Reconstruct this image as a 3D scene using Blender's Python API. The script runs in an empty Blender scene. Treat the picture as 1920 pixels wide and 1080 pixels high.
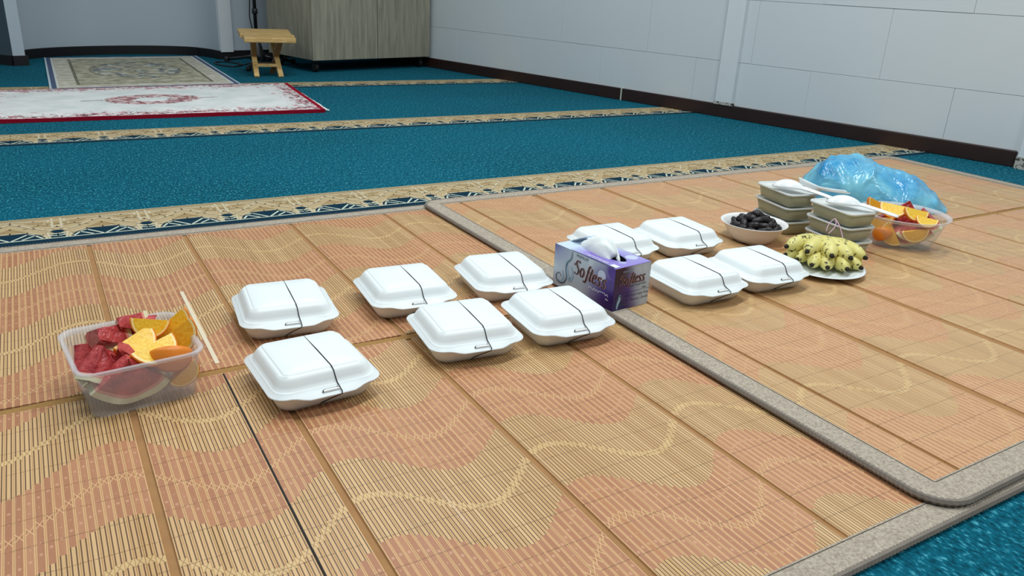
import bpy, bmesh, math, random
from mathutils import Vector, Matrix, noise
random.seed(7)
PI = math.pi
scene = bpy.context.scene
C = scene.collection

# ------------------------------------------------------------------ camera, world, lights, exposure
cam_data = bpy.data.cameras.new('camera')
cam = bpy.data.objects.new('camera', cam_data); C.objects.link(cam)
cam_data.sensor_width = 36.0
cam_data.lens = 1476.8 / 1920 * 36.0
cam_data.clip_start = 0.02
def cam_matrix(yaw, pitch, roll):
    f = Vector((math.sin(yaw)*math.cos(pitch), math.cos(yaw)*math.cos(pitch), -math.sin(pitch)))
    r = Vector((math.cos(yaw), -math.sin(yaw), 0)); u = r.cross(f)
    r2 = r*math.cos(roll) + u*math.sin(roll); u2 = -r*math.sin(roll) + u*math.cos(roll)
    return Matrix((r2, u2, -f)).transposed()
cam.matrix_world = Matrix.Translation((0, 0, 0.628)) @ cam_matrix(math.radians(31.49), math.radians(21.32), math.radians(3.05)).to_4x4()
scene.camera = cam

world = bpy.data.worlds.new('world'); scene.world = world; world.use_nodes = True
bg = world.node_tree.nodes['Background']
bg.inputs[0].default_value = (0.80, 0.93, 1.0, 1); bg.inputs[1].default_value = 0.22

def area(name, loc, sx, sy, power, rz=0, color=(0.93, 0.99, 1.0)):
    l = bpy.data.lights.new(name, 'AREA'); l.shape = 'RECTANGLE'; l.size = sx; l.size_y = sy
    l.energy = power; l.color = color
    o = bpy.data.objects.new(name, l); C.objects.link(o); o.location = loc; o.rotation_euler = (0, 0, rz)
    return o
# ceiling fluorescent tubes fittings of the hall
area('ceiling_tube_light', (0.3, 0.9, 2.75), 1.25, 0.30, 30, 0.2)
area('ceiling_tube_light', (2.1, 1.5, 2.75), 1.25, 0.30, 30, 0.2)
area('ceiling_tube_light', (1.3, 3.6, 2.75), 1.25, 0.30, 22, 0.2)
area('ceiling_tube_light', (-1.2, 3.0, 2.75), 1.25, 0.30, 22, 0.2)
area('ceiling_tube_light', (1.6, -0.9, 2.75), 1.25, 0.30, 26, 0.2)
vs = scene.view_settings
vs.view_transform = 'Standard'; vs.look = 'None'; vs.gamma = 1.0; vs.use_curve_mapping = False
vs.exposure = 0.18

# ------------------------------------------------------------------ node helpers
def lin(c):
    return tuple(((x/255)/12.92 if x/255 <= 0.04045 else ((x/255+0.055)/1.055)**2.4) for x in c)
def rgb(r, g, b): return lin((r, g, b)) + (1.0,)

class Ex:
    def __init__(s, nt, sock): s.nt = nt; s.s = sock
    def _m(s, op, *a):
        n = s.nt.nodes.new('ShaderNodeMath'); n.operation = op
        for i, v in enumerate((s,) + a):
            if isinstance(v, Ex): s.nt.links.new(v.s, n.inputs[i])
            else: n.inputs[i].default_value = v
        return Ex(s.nt, n.outputs[0])
    def __add__(s, o): return s._m('ADD', o)
    __radd__ = __add__
    def __sub__(s, o): return s._m('SUBTRACT', o)
    def __mul__(s, o): return s._m('MULTIPLY', o)
    __rmul__ = __mul__
    def __truediv__(s, o): return s._m('DIVIDE', o)
    def __lt__(s, o): return s._m('LESS_THAN', o)
    def __gt__(s, o): return s._m('GREATER_THAN', o)
    def abs(s): return s._m('ABSOLUTE')
    def floor(s): return s._m('FLOOR')
    def fract(s): return s._m('FRACT')
    def cos(s): return s._m('COSINE')
    def max(s, o): return s._m('MAXIMUM', o)
    def min(s, o): return s._m('MINIMUM', o)
    def sqrt(s): return s._m('SQRT')
    def pow(s, o): return s._m('POWER', o)
    def clamp(s): return s._m('MAXIMUM', 0.0)._m('MINIMUM', 1.0)
    def inv(s): return (s * -1.0) + 1.0
    def ramp(s, a, b): return ((s - a) / (b - a)).clamp()

class Mat:
    def __init__(s, name, rough=0.5, spec=0.5, col=(0.8, 0.8, 0.8, 1)):
        s.m = bpy.data.materials.new(name); s.m.use_nodes = True; s.nt = s.m.node_tree
        s.b = s.nt.nodes['Principled BSDF']; s.b.inputs['Roughness'].default_value = rough
        s.b.inputs['Specular IOR Level'].default_value = spec
        s.b.inputs['Base Color'].default_value = col
        s.out = s.nt.nodes['Material Output']
    def coords(s, kind='Object', obj=None):
        t = s.nt.nodes.new('ShaderNodeTexCoord')
        if obj is not None: t.object = obj
        return t.outputs[kind]
    def world(s):
        return s.nt.nodes.new('ShaderNodeNewGeometry').outputs['Position']
    def sep(s, v):
        n = s.nt.nodes.new('ShaderNodeSeparateXYZ'); s.nt.links.new(v, n.inputs[0])
        return [Ex(s.nt, n.outputs[i]) for i in range(3)]
    def comb(s, x, y, z=0.0):
        n = s.nt.nodes.new('ShaderNodeCombineXYZ')
        for i, v in enumerate((x, y, z)):
            if isinstance(v, Ex): s.nt.links.new(v.s, n.inputs[i])
            else: n.inputs[i].default_value = v
        return n.outputs[0]
    def noise(s, v, scale, detail=3, rough=0.5, dist=0.0):
        n = s.nt.nodes.new('ShaderNodeTexNoise'); s.nt.links.new(v, n.inputs['Vector'])
        n.inputs['Scale'].default_value = scale; n.inputs['Detail'].default_value = detail
        n.inputs['Roughness'].default_value = rough; n.inputs['Distortion'].default_value = dist
        return Ex(s.nt, n.outputs[0])
    def white(s, v):
        n = s.nt.nodes.new('ShaderNodeTexWhiteNoise'); n.noise_dimensions = '3D'; s.nt.links.new(v, n.inputs['Vector'])
        return Ex(s.nt, n.outputs['Value'])
    def voro(s, v, scale, feature='F1'):
        n = s.nt.nodes.new('ShaderNodeTexVoronoi'); n.feature = feature; s.nt.links.new(v, n.inputs['Vector'])
        n.inputs['Scale'].default_value = scale
        return Ex(s.nt, n.outputs['Distance'])
    def mix(s, f, a, b):
        n = s.nt.nodes.new('ShaderNodeMix'); n.data_type = 'RGBA'
        for i, v in ((0, f), (6, a), (7, b)):
            if isinstance(v, Ex): s.nt.links.new(v.s, n.inputs[i])
            elif isinstance(v, bpy.types.NodeSocket): s.nt.links.new(v, n.inputs[i])
            else: n.inputs[i].default_value = v
        return n.outputs[2]
    def color(s, sock): s.nt.links.new(sock, s.b.inputs['Base Color'])
    def rough(s, e): s.nt.links.new(e.s, s.b.inputs['Roughness'])
    def bump(s, h, strength=0.3, dist=0.002):
        n = s.nt.nodes.new('ShaderNodeBump'); n.inputs['Strength'].default_value = strength
        n.inputs['Distance'].default_value = dist
        s.nt.links.new(h.s, n.inputs['Height']); s.nt.links.new(n.outputs[0], s.b.inputs['Normal'])
    def see_through(s, amount):
        """mix with a transparent shader (thin cloudy plastic)"""
        t = s.nt.nodes.new('ShaderNodeBsdfTransparent'); t.inputs[0].default_value = (0.97, 0.98, 0.98, 1)
        mx = s.nt.nodes.new('ShaderNodeMixShader')
        if isinstance(amount, Ex): s.nt.links.new(amount.s, mx.inputs[0])
        else: mx.inputs[0].default_value = amount
        s.nt.links.new(s.b.outputs[0], mx.inputs[1]); s.nt.links.new(t.outputs[0], mx.inputs[2])
        s.nt.links.new(mx.outputs[0], s.out.inputs['Surface'])

def plain(name, c, rough=0.5, spec=0.5, var=0.06, scale=30.0, bump=0.0):
    """one painted / moulded colour with slight procedural variation"""
    m = Mat(name, rough, spec)
    v = m.coords('Object')
    n = m.noise(v, scale, 3)
    lo = tuple(x*(1-var) for x in c[:3]) + (1,); hi = tuple(min(1, x*(1+var)) for x in c[:3]) + (1,)
    m.color(m.mix(n, lo, hi))
    if bump: m.bump(m.noise(v, scale*3, 2), bump, 0.001)
    return m.m

# ------------------------------------------------------------------ mesh helpers
class MB:
    def __init__(s): s.v = []; s.f = []; s.mi = []
    def add(s, vs, fs, mi=0):
        o = len(s.v); s.v += [tuple(p) for p in vs]
        for f in fs: s.f.append(tuple(i+o for i in f)); s.mi.append(mi)
        return o
    def box(s, x0, x1, y0, y1, z0, z1, mi=0, M=None):
        p = [(x0,y0,z0),(x1,y0,z0),(x1,y1,z0),(x0,y1,z0),(x0,y0,z1),(x1,y0,z1),(x1,y1,z1),(x0,y1,z1)]
        if M is not None: p = [M @ Vector(q) for q in p]
        s.add(p, [(3,2,1,0),(4,5,6,7),(0,1,5,4),(1,2,6,5),(2,3,7,6),(3,0,4,7)], mi)
    def hexa(s, bottom, top, mi=0):
        s.add(list(bottom)+list(top), [(3,2,1,0),(4,5,6,7),(0,1,5,4),(1,2,6,5),(2,3,7,6),(3,0,4,7)], mi)
    def beam(s, a, b, w, d, mi=0, up=(0,0,1)):
        a = Vector(a); b = Vector(b); t = (b-a).normalized(); u = Vector(up)
        if abs(t.dot(u)) > 0.97: u = Vector((0,1,0))
        x = t.cross(u).normalized()*w/2; y = x.cross(t).normalized()*d/2
        s.hexa([a-x-y, a+x-y, a+x+y, a-x+y], [b-x-y, b+x-y, b+x+y, b-x+y], mi)
    def loft(s, rings, mi=0, cap0=False, cap1=False, mis=None, closed=True):
        n = len(rings[0]); o = len(s.v)
        for r in rings: s.v += [tuple(p) for p in r]
        for k in range(len(rings)-1):
            for i in range(n if closed else n-1):
                j = (i+1) % n
                s.f.append((o+k*n+i, o+k*n+j, o+(k+1)*n+j, o+(k+1)*n+i)); s.mi.append(mis[k] if mis else mi)
        if cap0: s.f.append(tuple(o+i for i in range(n-1, -1, -1))); s.mi.append(mis[0] if mis else mi)
        if cap1: s.f.append(tuple(o+(len(rings)-1)*n+i for i in range(n))); s.mi.append(mis[-1] if mis else mi)
    def lathe(s, prof, n=48, mi=0, cap0=False, cap1=False, cx=0, cy=0):
        s.loft([[(cx+r*math.cos(2*PI*i/n), cy+r*math.sin(2*PI*i/n), z) for i in range(n)] for r, z in prof], mi, cap0, cap1)
    def tube(s, pts, r, n=8, mi=0, caps=True, closed=False):
        pts = [Vector(p) for p in pts]; rings = []; N = len(pts)
        rr = r if callable(r) else (lambda k: r)
        prev = None
        for k, p in enumerate(pts):
            if closed: t = pts[(k+1) % N] - pts[k-1]
            else: t = pts[min(k+1, N-1)] - pts[max(k-1, 0)]
            t.normalize()
            if prev is None:
                u = Vector((0,0,1)) if abs(t.z) < 0.9 else Vector((1,0,0))
                x = t.cross(u).normalized()
            else:
                x = (prev - t*prev.dot(t)).normalized()
            prev = x; y = t.cross(x)
            rings.append([p + (x*math.cos(2*PI*i/n) + y*math.sin(2*PI*i/n))*rr(k) for i in range(n)])
        if closed: rings.append(rings[0])
        s.loft(rings, mi, caps and not closed, caps and not closed)
    def ribbon(s, pts, w, z, mi=0):
        """flat stroke in the xy plane"""
        for a, b in zip(pts[:-1], pts[1:]):
            a = Vector(a); b = Vector(b); d = (b-a)
            if d.length < 1e-9: continue
            d.normalize(); nrm = Vector((-d.y, d.x))*w/2; a = a - d*w*0.3; b = b + d*w*0.3
            s.add([(a.x-nrm.x,a.y-nrm.y,z),(b.x-nrm.x,b.y-nrm.y,z),(b.x+nrm.x,b.y+nrm.y,z),(a.x+nrm.x,a.y+nrm.y,z)], [(0,1,2,3)], mi)
    def mesh(s, name, mats, smooth=False):
        me = bpy.data.meshes.new(name); me.from_pydata(s.v, [], s.f)
        for m in (mats if isinstance(mats, (list, tuple)) else [mats]): me.materials.append(m)
        me.polygons.foreach_set('material_index', s.mi)
        if smooth: me.polygons.foreach_set('use_smooth', [True]*len(s.f))
        me.update(); return me
    def build(s, name, mats, parent=None, smooth=False, loc=None):
        o = bpy.data.objects.new(name, s.mesh(name, mats, smooth)); C.objects.link(o)
        if parent is not None: o.parent = parent
        if loc is not None: o.location = loc
        return o

def fix_normals(o):
    bm = bmesh.new(); bm.from_mesh(o.data); bmesh.ops.recalc_face_normals(bm, faces=bm.faces); bm.to_mesh(o.data); bm.free()
def bevel(o, w, seg=2):
    m = o.modifiers.new('bevel', 'BEVEL'); m.width = w; m.segments = seg; m.limit_method = 'ANGLE'; return o
def tag(o, label=None, cat=None, group=None, kind=None):
    if label: o['label'] = label
    if cat: o['category'] = cat
    if group: o['group'] = group
    if kind: o['kind'] = kind
    return o
def thing(name, label, cat, loc=(0,0,0), rz=0, group=None):
    o = bpy.data.objects.new(name, None); C.objects.link(o); o.location = loc; o.rotation_euler = (0,0,rz)
    o.empty_display_size = 0.05
    return tag(o, label, cat, group)
def copy_tree(o, parent=None):
    c = o.copy(); C.objects.link(c); c.parent = parent
    for ch in list(o.children): copy_tree(ch, c)
    return c
def rrect(a, b, r, z, n=6):
    """rounded rectangle ring, half sizes a, b"""
    out = []
    for cx, cy, a0 in ((a-r, b-r, 0), (-a+r, b-r, PI/2), (-a+r, -b+r, PI), (a-r, -b+r, 1.5*PI)):
        for k in range(n+1):
            t = a0 + PI/2*k/n; out.append((cx+r*math.cos(t), cy+r*math.sin(t), z))
    return out
def catmull(pts, n=8, closed=False):
    P = [Vector(p) for p in pts]; out = []; N = len(P)
    for i in range(N if closed else N-1):
        if closed: p0, p1, p2, p3 = P[i-1], P[i], P[(i+1) % N], P[(i+2) % N]
        else: p0, p1, p2, p3 = P[max(i-1,0)], P[i], P[i+1], P[min(i+2,N-1)]
        for k in range(n):
            t = k/n
            out.append(0.5*((2*p1)+(p2-p0)*t+(2*p0-5*p1+4*p2-p3)*t*t+(3*p1-p0-3*p2+p3)*t**3))
    if not closed: out.append(P[-1])
    return out

# ------------------------------------------------------------------ SETTING: carpet floor
m = Mat('carpet_teal', 0.95, 0.1)
p = m.world(); x, y, z = m.sep(p)
fine = m.noise(m.comb(x*0.8, y*0.40), 230, 2, 0.6)
mid = m.noise(p, 55, 3, 0.6)
big = m.noise(p, 1.6, 2)
k = (fine*0.75 + mid*0.25)
c1 = m.mix(k.ramp(0.36, 0.56), rgb(2,46,60), rgb(8,96,116))
c2 = m.mix(k.ramp(0.56, 0.68), c1, rgb(84,168,182))
m.color(m.mix(big.ramp(0.3, 0.7), c2, m.mix(0.25, c2, rgb(14,112,138))))
m.bump(fine, 0.6, 0.003)
M_CARPET = m.m
mb = MB(); mb.add([(-3.5,-2.2,0),(5.2,-2.2,0),(5.2,7.6,0),(-3.5,7.6,0)], [(0,1,2,3)])
floor = tag(mb.build('floor', M_CARPET), kind='structure')

def woven(name, c):
    m = Mat(name, 0.95, 0.1); n = m.noise(m.world(), 420, 2)
    m.color(m.mix(n.ramp(0.3,0.7), tuple(q*0.82 for q in c[:3])+(1,), tuple(min(1,q*1.12) for q in c[:3])+(1,))); m.bump(n, 0.4, 0.002)
    return m.m
M_TAN = woven('carpet_tan', rgb(184,163,126)); M_TANL = woven('carpet_pale', rgb(200,186,156)); M_TAND = woven('carpet_brown', rgb(164,140,100))
M_NAVY = woven('carpet_navy', rgb(14,48,66)); M_CREAM = woven('carpet_cream', rgb(196,206,190))
def carpet_stripe(y_top, x0=-2.6, x1=3.7, w=0.222, ang=0.0):
    """woven prayer row band: pale lattice over tan, navy arches on the near side"""
    mb = MB(); T = 0.2
    yb = y_top - w
    mb.add([(x0,yb,.0006),(x1,yb,.0006),(x1,y_top,.0006),(x0,y_top,.0006)], [(0,1,2,3)], 0)
    mb.add([(x0,yb,.0010),(x1,yb,.0010),(x1,yb+.026,.0010),(x0,yb+.026,.0010)], [(0,1,2,3)], 3)
    mb.ribbon([(x0,yb+.029),(x1,yb+.029)], .005, .0018, 4)
    mb.ribbon([(x0,y_top-.018),(x1,y_top-.018)], .004, .0014, 1)
    mb.ribbon([(x0,y_top-.010),(x1,y_top-.010)], .003, .0014, 2)
    for i in range(int((x1-x0)/T)):
        cx = x0 + (i+0.5)*T
        def P(u, v): return (cx+u, yb+v)
        def poly(q, z, mi): mb.add([P(*a)+(z,) for a in q], [tuple(range(len(q)))], mi)
        # navy half-octagon arch
        poly([(-.074,.03),(.074,.03),(.064,.062),(.034,.088),(-.034,.088),(-.064,.062)], .0010, 3)
        poly([(-.088,.03),(-.079,.03),(-.079,.05),(-.088,.05)], .0010, 3)
        poly([(.079,.03),(.088,.03),(.088,.05),(.079,.05)], .0010, 3)
        for sx in (-1, 1):
            mb.ribbon([P(sx*.004,.034), P(sx*.036,.076), P(sx*.050,.070)], .0055, .0018, 4)
            mb.ribbon([P(sx*.026,.036), P(sx*.052,.062), P(sx*.066,.036)], .0055, .0018, 4)
            mb.ribbon([P(sx*.078,.03), P(sx*.070,.064), P(sx*.036,.093), P(0,.093)], .006, .0016, 1)
            mb.ribbon([P(sx*.100,.125), P(sx*.082,.15), P(sx*.082,.19)], .007, .0014, 1)
            mb.ribbon([P(sx*.030,.100), P(0,.135), P(0,.135)], .006, .0014, 2)
            mb.ribbon([P(sx*.072,.106), P(sx*.05,.125), P(sx*.02,.16), P(0,.18)], .007, .0014, 1)
            mb.ribbon([P(sx*.082,.175), P(sx*.05,.185), P(0,.19)], .005, .0013, 1)
            mb.ribbon([P(sx*.082,.140), P(sx*.06,.150), P(sx*.03,.128)], .006, .0013, 2)
            poly([(sx*.04,.166),(sx*.07,.160),(sx*.07,.174),(sx*.03,.178)][::sx], .0011, 2)
        poly([(-.03,.108),(0,.100),(.03,.108),(0,.128)], .0011, 2)
        # navy hexagon between the arches
        hx = T/2
        poly([(hx-.011,.03),(hx+.011,.03),(hx+.013,.045),(hx+.011,.06),(hx-.011,.06),(hx-.013,.045)], .0010, 3)
        poly([(hx-.016,.085),(hx-.007,.072),(hx+.007,.072),(hx+.016,.085),(hx+.007,.098),(hx-.007,.098)], .0010, 3)
        mb.ribbon([P(hx-.016,.066), P(hx,.062), P(hx+.016,.066)], .006, .0018, 4)
        mb.ribbon([P(hx-.016,.050), P(hx,.046), P(hx+.016,.050)], .005, .0018, 4)
        for sx in (-1, 1): mb.ribbon([P(hx+sx*.018,.03), P(hx+sx*.022,.085), P(hx+sx*.010,.108), P(hx+sx*.010,.2)], .006, .0016, 1)
        poly([(hx-.02,.15),(hx+.02,.15),(hx+.024,.16),(hx+.02,.17),(hx-.02,.17),(hx-.024,.16)], .0015, 2)
    o = mb.build('carpet_stripe', [M_TAN, M_TANL, M_TAND, M_NAVY, M_CREAM], floor)
    return o
for yt in (-0.12, 1.08, 2.278, 3.468, 4.775): carpet_stripe(yt)

# ------------------------------------------------------------------ right wall, tiles, baseboard, batten
WP = Vector((3.512, 1.756)); WD = Vector((-.25, .968)).normalized(); WN = Vector((-WD.y, WD.x))   # WN points into the room
def wp(s, d, z): q = WP + WD*s + WN*d; return (q.x, q.y, z)
def wall_box(mb, s0, s1, d0, d1, z0, z1, mi=0):
    mb.hexa([wp(s0,d0,z0), wp(s0,d1,z0), wp(s1,d1,z0), wp(s1,d0,z0)], [wp(s0,d0,z1), wp(s0,d1,z1), wp(s1,d1,z1), wp(s1,d0,z1)], mi)
M_WALL = plain('paint_pale_grey', rgb(208,215,219), 0.55, 0.4, 0.03, 3.0)
M_JOINT = plain('joint_grey', rgb(196,203,209), 0.8, 0.2, 0.05, 10)
M_BASE = plain('baseboard_dark_brown', rgb(46,28,24), 0.35, 0.5, 0.25, 14)
M_BLACK = plain('skirting_black', rgb(24,22,24), 0.5, 0.4, 0.2, 14)
mb = MB(); wall_box(mb, -3.2, 4.9, -.12, -.008, 0, 2.8)
wall_r = tag(mb.build('wall_right', M_JOINT), kind='structure')
tw, th = 0.655, 0.302
rows = [(0.060, 0.287), (0.287, 0.594), (0.594, 0.901), (0.901, 1.208)]
for ri, (z0, z1) in enumerate(rows):
    off = 0.287 if ri % 2 == 0 else 0.615
    for k in range(-2, 8):
        s0 = off + (k-1)*tw; s1 = s0 + tw
        if s1 < -0.5 or s0 > 4.6: continue
        mb = MB(); d = random.uniform(-.0012, .0008)
        wall_box(mb, max(s0,-.5)+.0004, s1-.0004, -.01, d, z0+.0007, z1-.0007)
        bevel(mb.build('wall_panel', M_WALL, wall_r), .0008, 1)
mb = MB(); wall_box(mb, -.5, 4.7, -.01, -.0005, 1.21, 2.75)
mb.build('wall_panel', M_WALL, wall_r)
bb = tag(bpy.data.objects.new('baseboard_right', None), kind='structure'); C.objects.link(bb)
for s0, s1 in ((-.012, 2.062), (2.070, 3.72), (3.726, 4.7)):
    mb = MB(); wall_box(mb, s0, s1, 0.0, .016, 0, .068)
    bevel(mb.build('skirting_length', M_BASE, bb), .004, 2)
mb = MB(); wall_box(mb, 2.062, 2.070, 0.0, .0165, 0, .069); mb.build('joint_filler', M_CREAM, bb)
M_BATTEN = plain('paint_white_batten', rgb(216,222,226), 0.6, 0.4, 0.05, 9, 0.1)
m = Mat('plaster_scuffed', 0.8, 0.3); v = m.coords('Object')
n = m.noise(v, 90, 3)
m.color(m.mix(n.ramp(0.52, 0.6), rgb(180,178,170), rgb(60,56,54)))
M_SCUFF = m.m
mb = MB(); wall_box(mb, 1.338, 1.438, -.002, .02, .078, 2.75)
tr = tag(bevel(mb.build('trim_1', M_BATTEN), .003, 1), kind='structure')
mb = MB(); wall_box(mb, 1.330, 1.442, -.002, .021, .066, .080)
mb.build('plaster_crumb', M_SCUFF, tr)
mb = MB(); wall_box(mb, -.34, -.022, -.05, .035, 0.0, 2.75)
t2 = tag(bevel(mb.build('trim_2', M_BATTEN), .004, 1), kind='structure')
mb = MB(); wall_box(mb, -.34, -.020, -.05, .037, 0.0, .05); mb.build('scuffed_foot', M_SCUFF, t2)

# ------------------------------------------------------------------ back wall with the curved prayer niche
BD = Vector((.966, .258)).normalized(); BN = Vector((BD.y, -BD.x))      # BN towards the room
BP = Vector((-.016, 5.75))
def bp(s, d, z): q = BP + BD*s + BN*d; return (q.x, q.y, z)
NW = 1.235                                                              # niche width
M_WALLB = plain('paint_grey_back', rgb(188,199,208), 0.6, 0.3, 0.03, 3.0)
def niche(s): return -0.50*math.sqrt(max(0, 1-((s-NW/2)/(NW/2))**2))**0.65
prof = [(s, niche(s)) for s in [NW*(0.5-0.5*math.cos(PI*k/40)) for k in range(41)]]
mb = MB()
mb.loft([[bp(s, d, 0) for s, d in prof], [bp(s, d, 2.75) for s, d in prof]], closed=False)
mb.add([bp(-.066,0,0), bp(0,0,0), bp(0,0,2.75), bp(-.066,0,2.75)], [(0,1,2,3)])
mb.add([bp(NW,0,0), bp(2.9,0,0), bp(2.9,0,2.75), bp(NW,0,2.75)], [(0,1,2,3)])
wall_b = mb.build('wall_back', M_WALLB); tag(wall_b, kind='structure')
for q in wall_b.data.polygons: q.use_smooth = q.index < 40
mb = MB(); mb.hexa([bp(NW+.002,0,.05), bp(NW+.002,.022,.05), bp(NW+.095,.022,.05), bp(NW+.095,0,.05)], [bp(NW+.002,0,2.75), bp(NW+.002,.022,2.75), bp(NW+.095,.022,2.75), bp(NW+.095,0,2.75)])
tag(mb.build('trim_3', M_BATTEN), kind='structure')
bbb = tag(bpy.data.objects.new('baseboard_back', None), kind='structure'); C.objects.link(bbb)
ip = [(s + (0.012 if s < NW*.03 else (-0.012 if s > NW*.97 else 0)), d+.012) for s, d in prof]
mb = MB()
mb.loft([[bp(s,d,0) for s,d in ip], [bp(s,d,.058) for s,d in ip], [bp(s,d-.012,.060) for s,d in ip]], closed=False); mb.build('curved_skirting', M_BLACK, bbb)
for s0, s1 in ((-.07, .012), (NW-.012, 2.9)):
    mb = MB(); mb.hexa([bp(s0,0,0), bp(s0,.014,0), bp(s1,.014,0), bp(s1,0,0)], [bp(s0,0,.058), bp(s0,.014,.058), bp(s1,.014,.058), bp(s1,0,.058)])
    mb.build('skirting_length', M_BLACK, bbb)
# receding return on the far left, one even slate tone darker than wall_back
M_DARKW = plain('wall_slate', rgb(74,90,100), 0.6, 0.3, 0.08, 6)
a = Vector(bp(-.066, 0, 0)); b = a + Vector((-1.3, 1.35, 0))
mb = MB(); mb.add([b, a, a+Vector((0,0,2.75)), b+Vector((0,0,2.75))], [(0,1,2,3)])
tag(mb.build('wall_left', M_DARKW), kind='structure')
mb = MB(); n_ = Vector((-.7,-.72,0)).normalized()*.014
mb.hexa([b, b+n_, a+n_, a], [q+Vector((0,0,.058)) for q in (b, b+n_, a+n_, a)])
tag(mb.build('baseboard_left', M_BLACK), kind='structure')

# ------------------------------------------------------------------ bamboo mats
PITCH = 0.0104
def slat_material(name, root, x0, y0, ph, yc, fade):
    m = Mat(name, 0.38, 0.45)
    v = m.coords('Object', root); x, y, z = m.sep(v)
    xi = x/PITCH; idx = xi.floor(); u = xi.fract()
    xq = (idx + 0.5)*PITCH
    e = ((u - 0.5).abs())*2.0                                   # 0 slat middle .. 1 slat edge
    w = y - ((xq - ph)*(2*PI/0.27)).cos()*0.043 - yc
    per = 0.3575
    t = (w/per + 0.5).fract() - 0.5                             # 0 at the middle of a tan band
    d = t.abs()*per                                             # distance from the tan band centre line
    pink = d > per*0.25
    dp = (d*-1.0) + per*0.5                                     # distance from the pink band centre line
    rnd = m.white(m.comb(idx, 3.0, 0.0)); rnd2 = m.white(m.comb(idx, 8.0, 0.0))
    grain = m.noise(m.comb(x*30.0, y*1.2), 10.0, 4, 0.6)
    patch = m.noise(v, 5.0, 3)
    tan = m.mix(rnd*0.6 + grain*0.4, rgb(196,154,104), rgb(222,184,134))
    tan = m.mix(patch.ramp(0.35,0.75)*0.5, tan, rgb(208,168,120))
    pk = m.mix(rnd2*0.6 + grain*0.4, rgb(164,108,76), rgb(194,140,104))
    pk = m.mix(fade, pk, rgb(198,150,108))
    edge = rgb(222,180,130)
    groove = rgb(84,54,34)
    # tan bands: two scorched lines along each slat, interrupted by the pale line
    lines = (((e - 0.52).abs() < 0.135))*(d > 0.0060)
    hexm = ((((u-0.5).abs()*PITCH*1.0) - (d*0.5)).abs() < 0.0006)*(d < 0.0085)
    tcol = m.mix(lines*(0.92-0.35*fade), tan, groove)
    tcol = m.mix((d < 0.0060)*0.25, tcol, rgb(222,198,142))
    tcol = m.mix(hexm*0.7, tcol, rgb(140,104,60))
    # pink bands: tinted slat face with pale edges, raised dots, crosses in the middle
    ex = e > 0.70
    tilex = ((((u-0.5).abs()*PITCH) - (dp*0.55)).abs() < 0.0007)*(dp < 0.0085)
    du = (u-0.5)*PITCH
    dot1 = ((du*du)/(0.0019*0.0019) + ((dp-0.058)*(dp-0.058))/(0.0026*0.0026)) < 1.0
    dot2 = ((du*du)/(0.0009*0.0009) + ((dp-0.036)*(dp-0.036))/(0.0016*0.0016)) < 1.0
    speck = m.noise(m.comb(x*1.0, y*1.0), 900.0, 2) > 0.60
    pcol = m.mix(speck*(dp > 0.012)*0.5, pk, rgb(150,96,66))
    pcol = m.mix(((dp < 0.0055)*(e > 0.35))*0.45, pcol, rgb(150,98,64))
    pcol = m.mix(ex*0.8, pcol, edge)
    pcol = m.mix(tilex*0.85, pcol, edge)
    pcol = m.mix(dot1.max(dot2)*0.45, pcol, rgb(222,176,140))
    col = m.mix(pink, tcol, pcol)
    th = (((y + (y0-0.607))/0.0545).fract() - 0.5).abs()*0.0545
    stitch = (th > 0.02725-0.00055)*(m.noise(m.comb(x*60.0, y*3.0), 4.0, 1) > 0.40)
    col = m.mix(stitch*0.62, col, rgb(92,66,40))
    m.color(col)
    m.rough(((grain*0.14 + 0.30) + rnd*0.10)*((rnd2 > 0.90)*-0.55 + 1.0))
    m.bump((lines*(pink.inv()))*-1.0 + (dot1.max(dot2)*pink)*0.9 + grain*0.10 + rnd*0.0, 0.5, 0.0012)
    return m.m

M_BACKING = plain('mat_backing_brown', rgb(164,122,80), 0.8, 0.2, 0.15, 40)
m = Mat('felt_grey_beige', 0.9, 0.15); v = m.coords('Object')
n = m.noise(v, 260, 4, 0.7); n2 = m.noise(v, 30, 2)
m.color(m.mix(n.ramp(0.32,0.68), rgb(140,128,114), m.mix(n2, rgb(186,174,158), rgb(200,188,172)))); m.bump(n, 0.35, 0.001)
M_FELT = m.m
M_CORD = plain('cord_grey', rgb(126,116,106), 0.7, 0.3, 0.2, 60)
M_SEAM = plain('stitch_dark', rgb(98,88,76), 0.8, 0.2, 0.1, 60)
M_TAPE = plain('cloth_tape_brown', rgb(158,120,68), 0.75, 0.25, 0.15, 120)
M_SLIT = plain('slit_dark', rgb(46,44,44), 0.8, 0.2, 0.1, 60)
M_PALE = plain('pale_bamboo', rgb(226,212,184), 0.4, 0.4, 0.05, 30)

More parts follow.
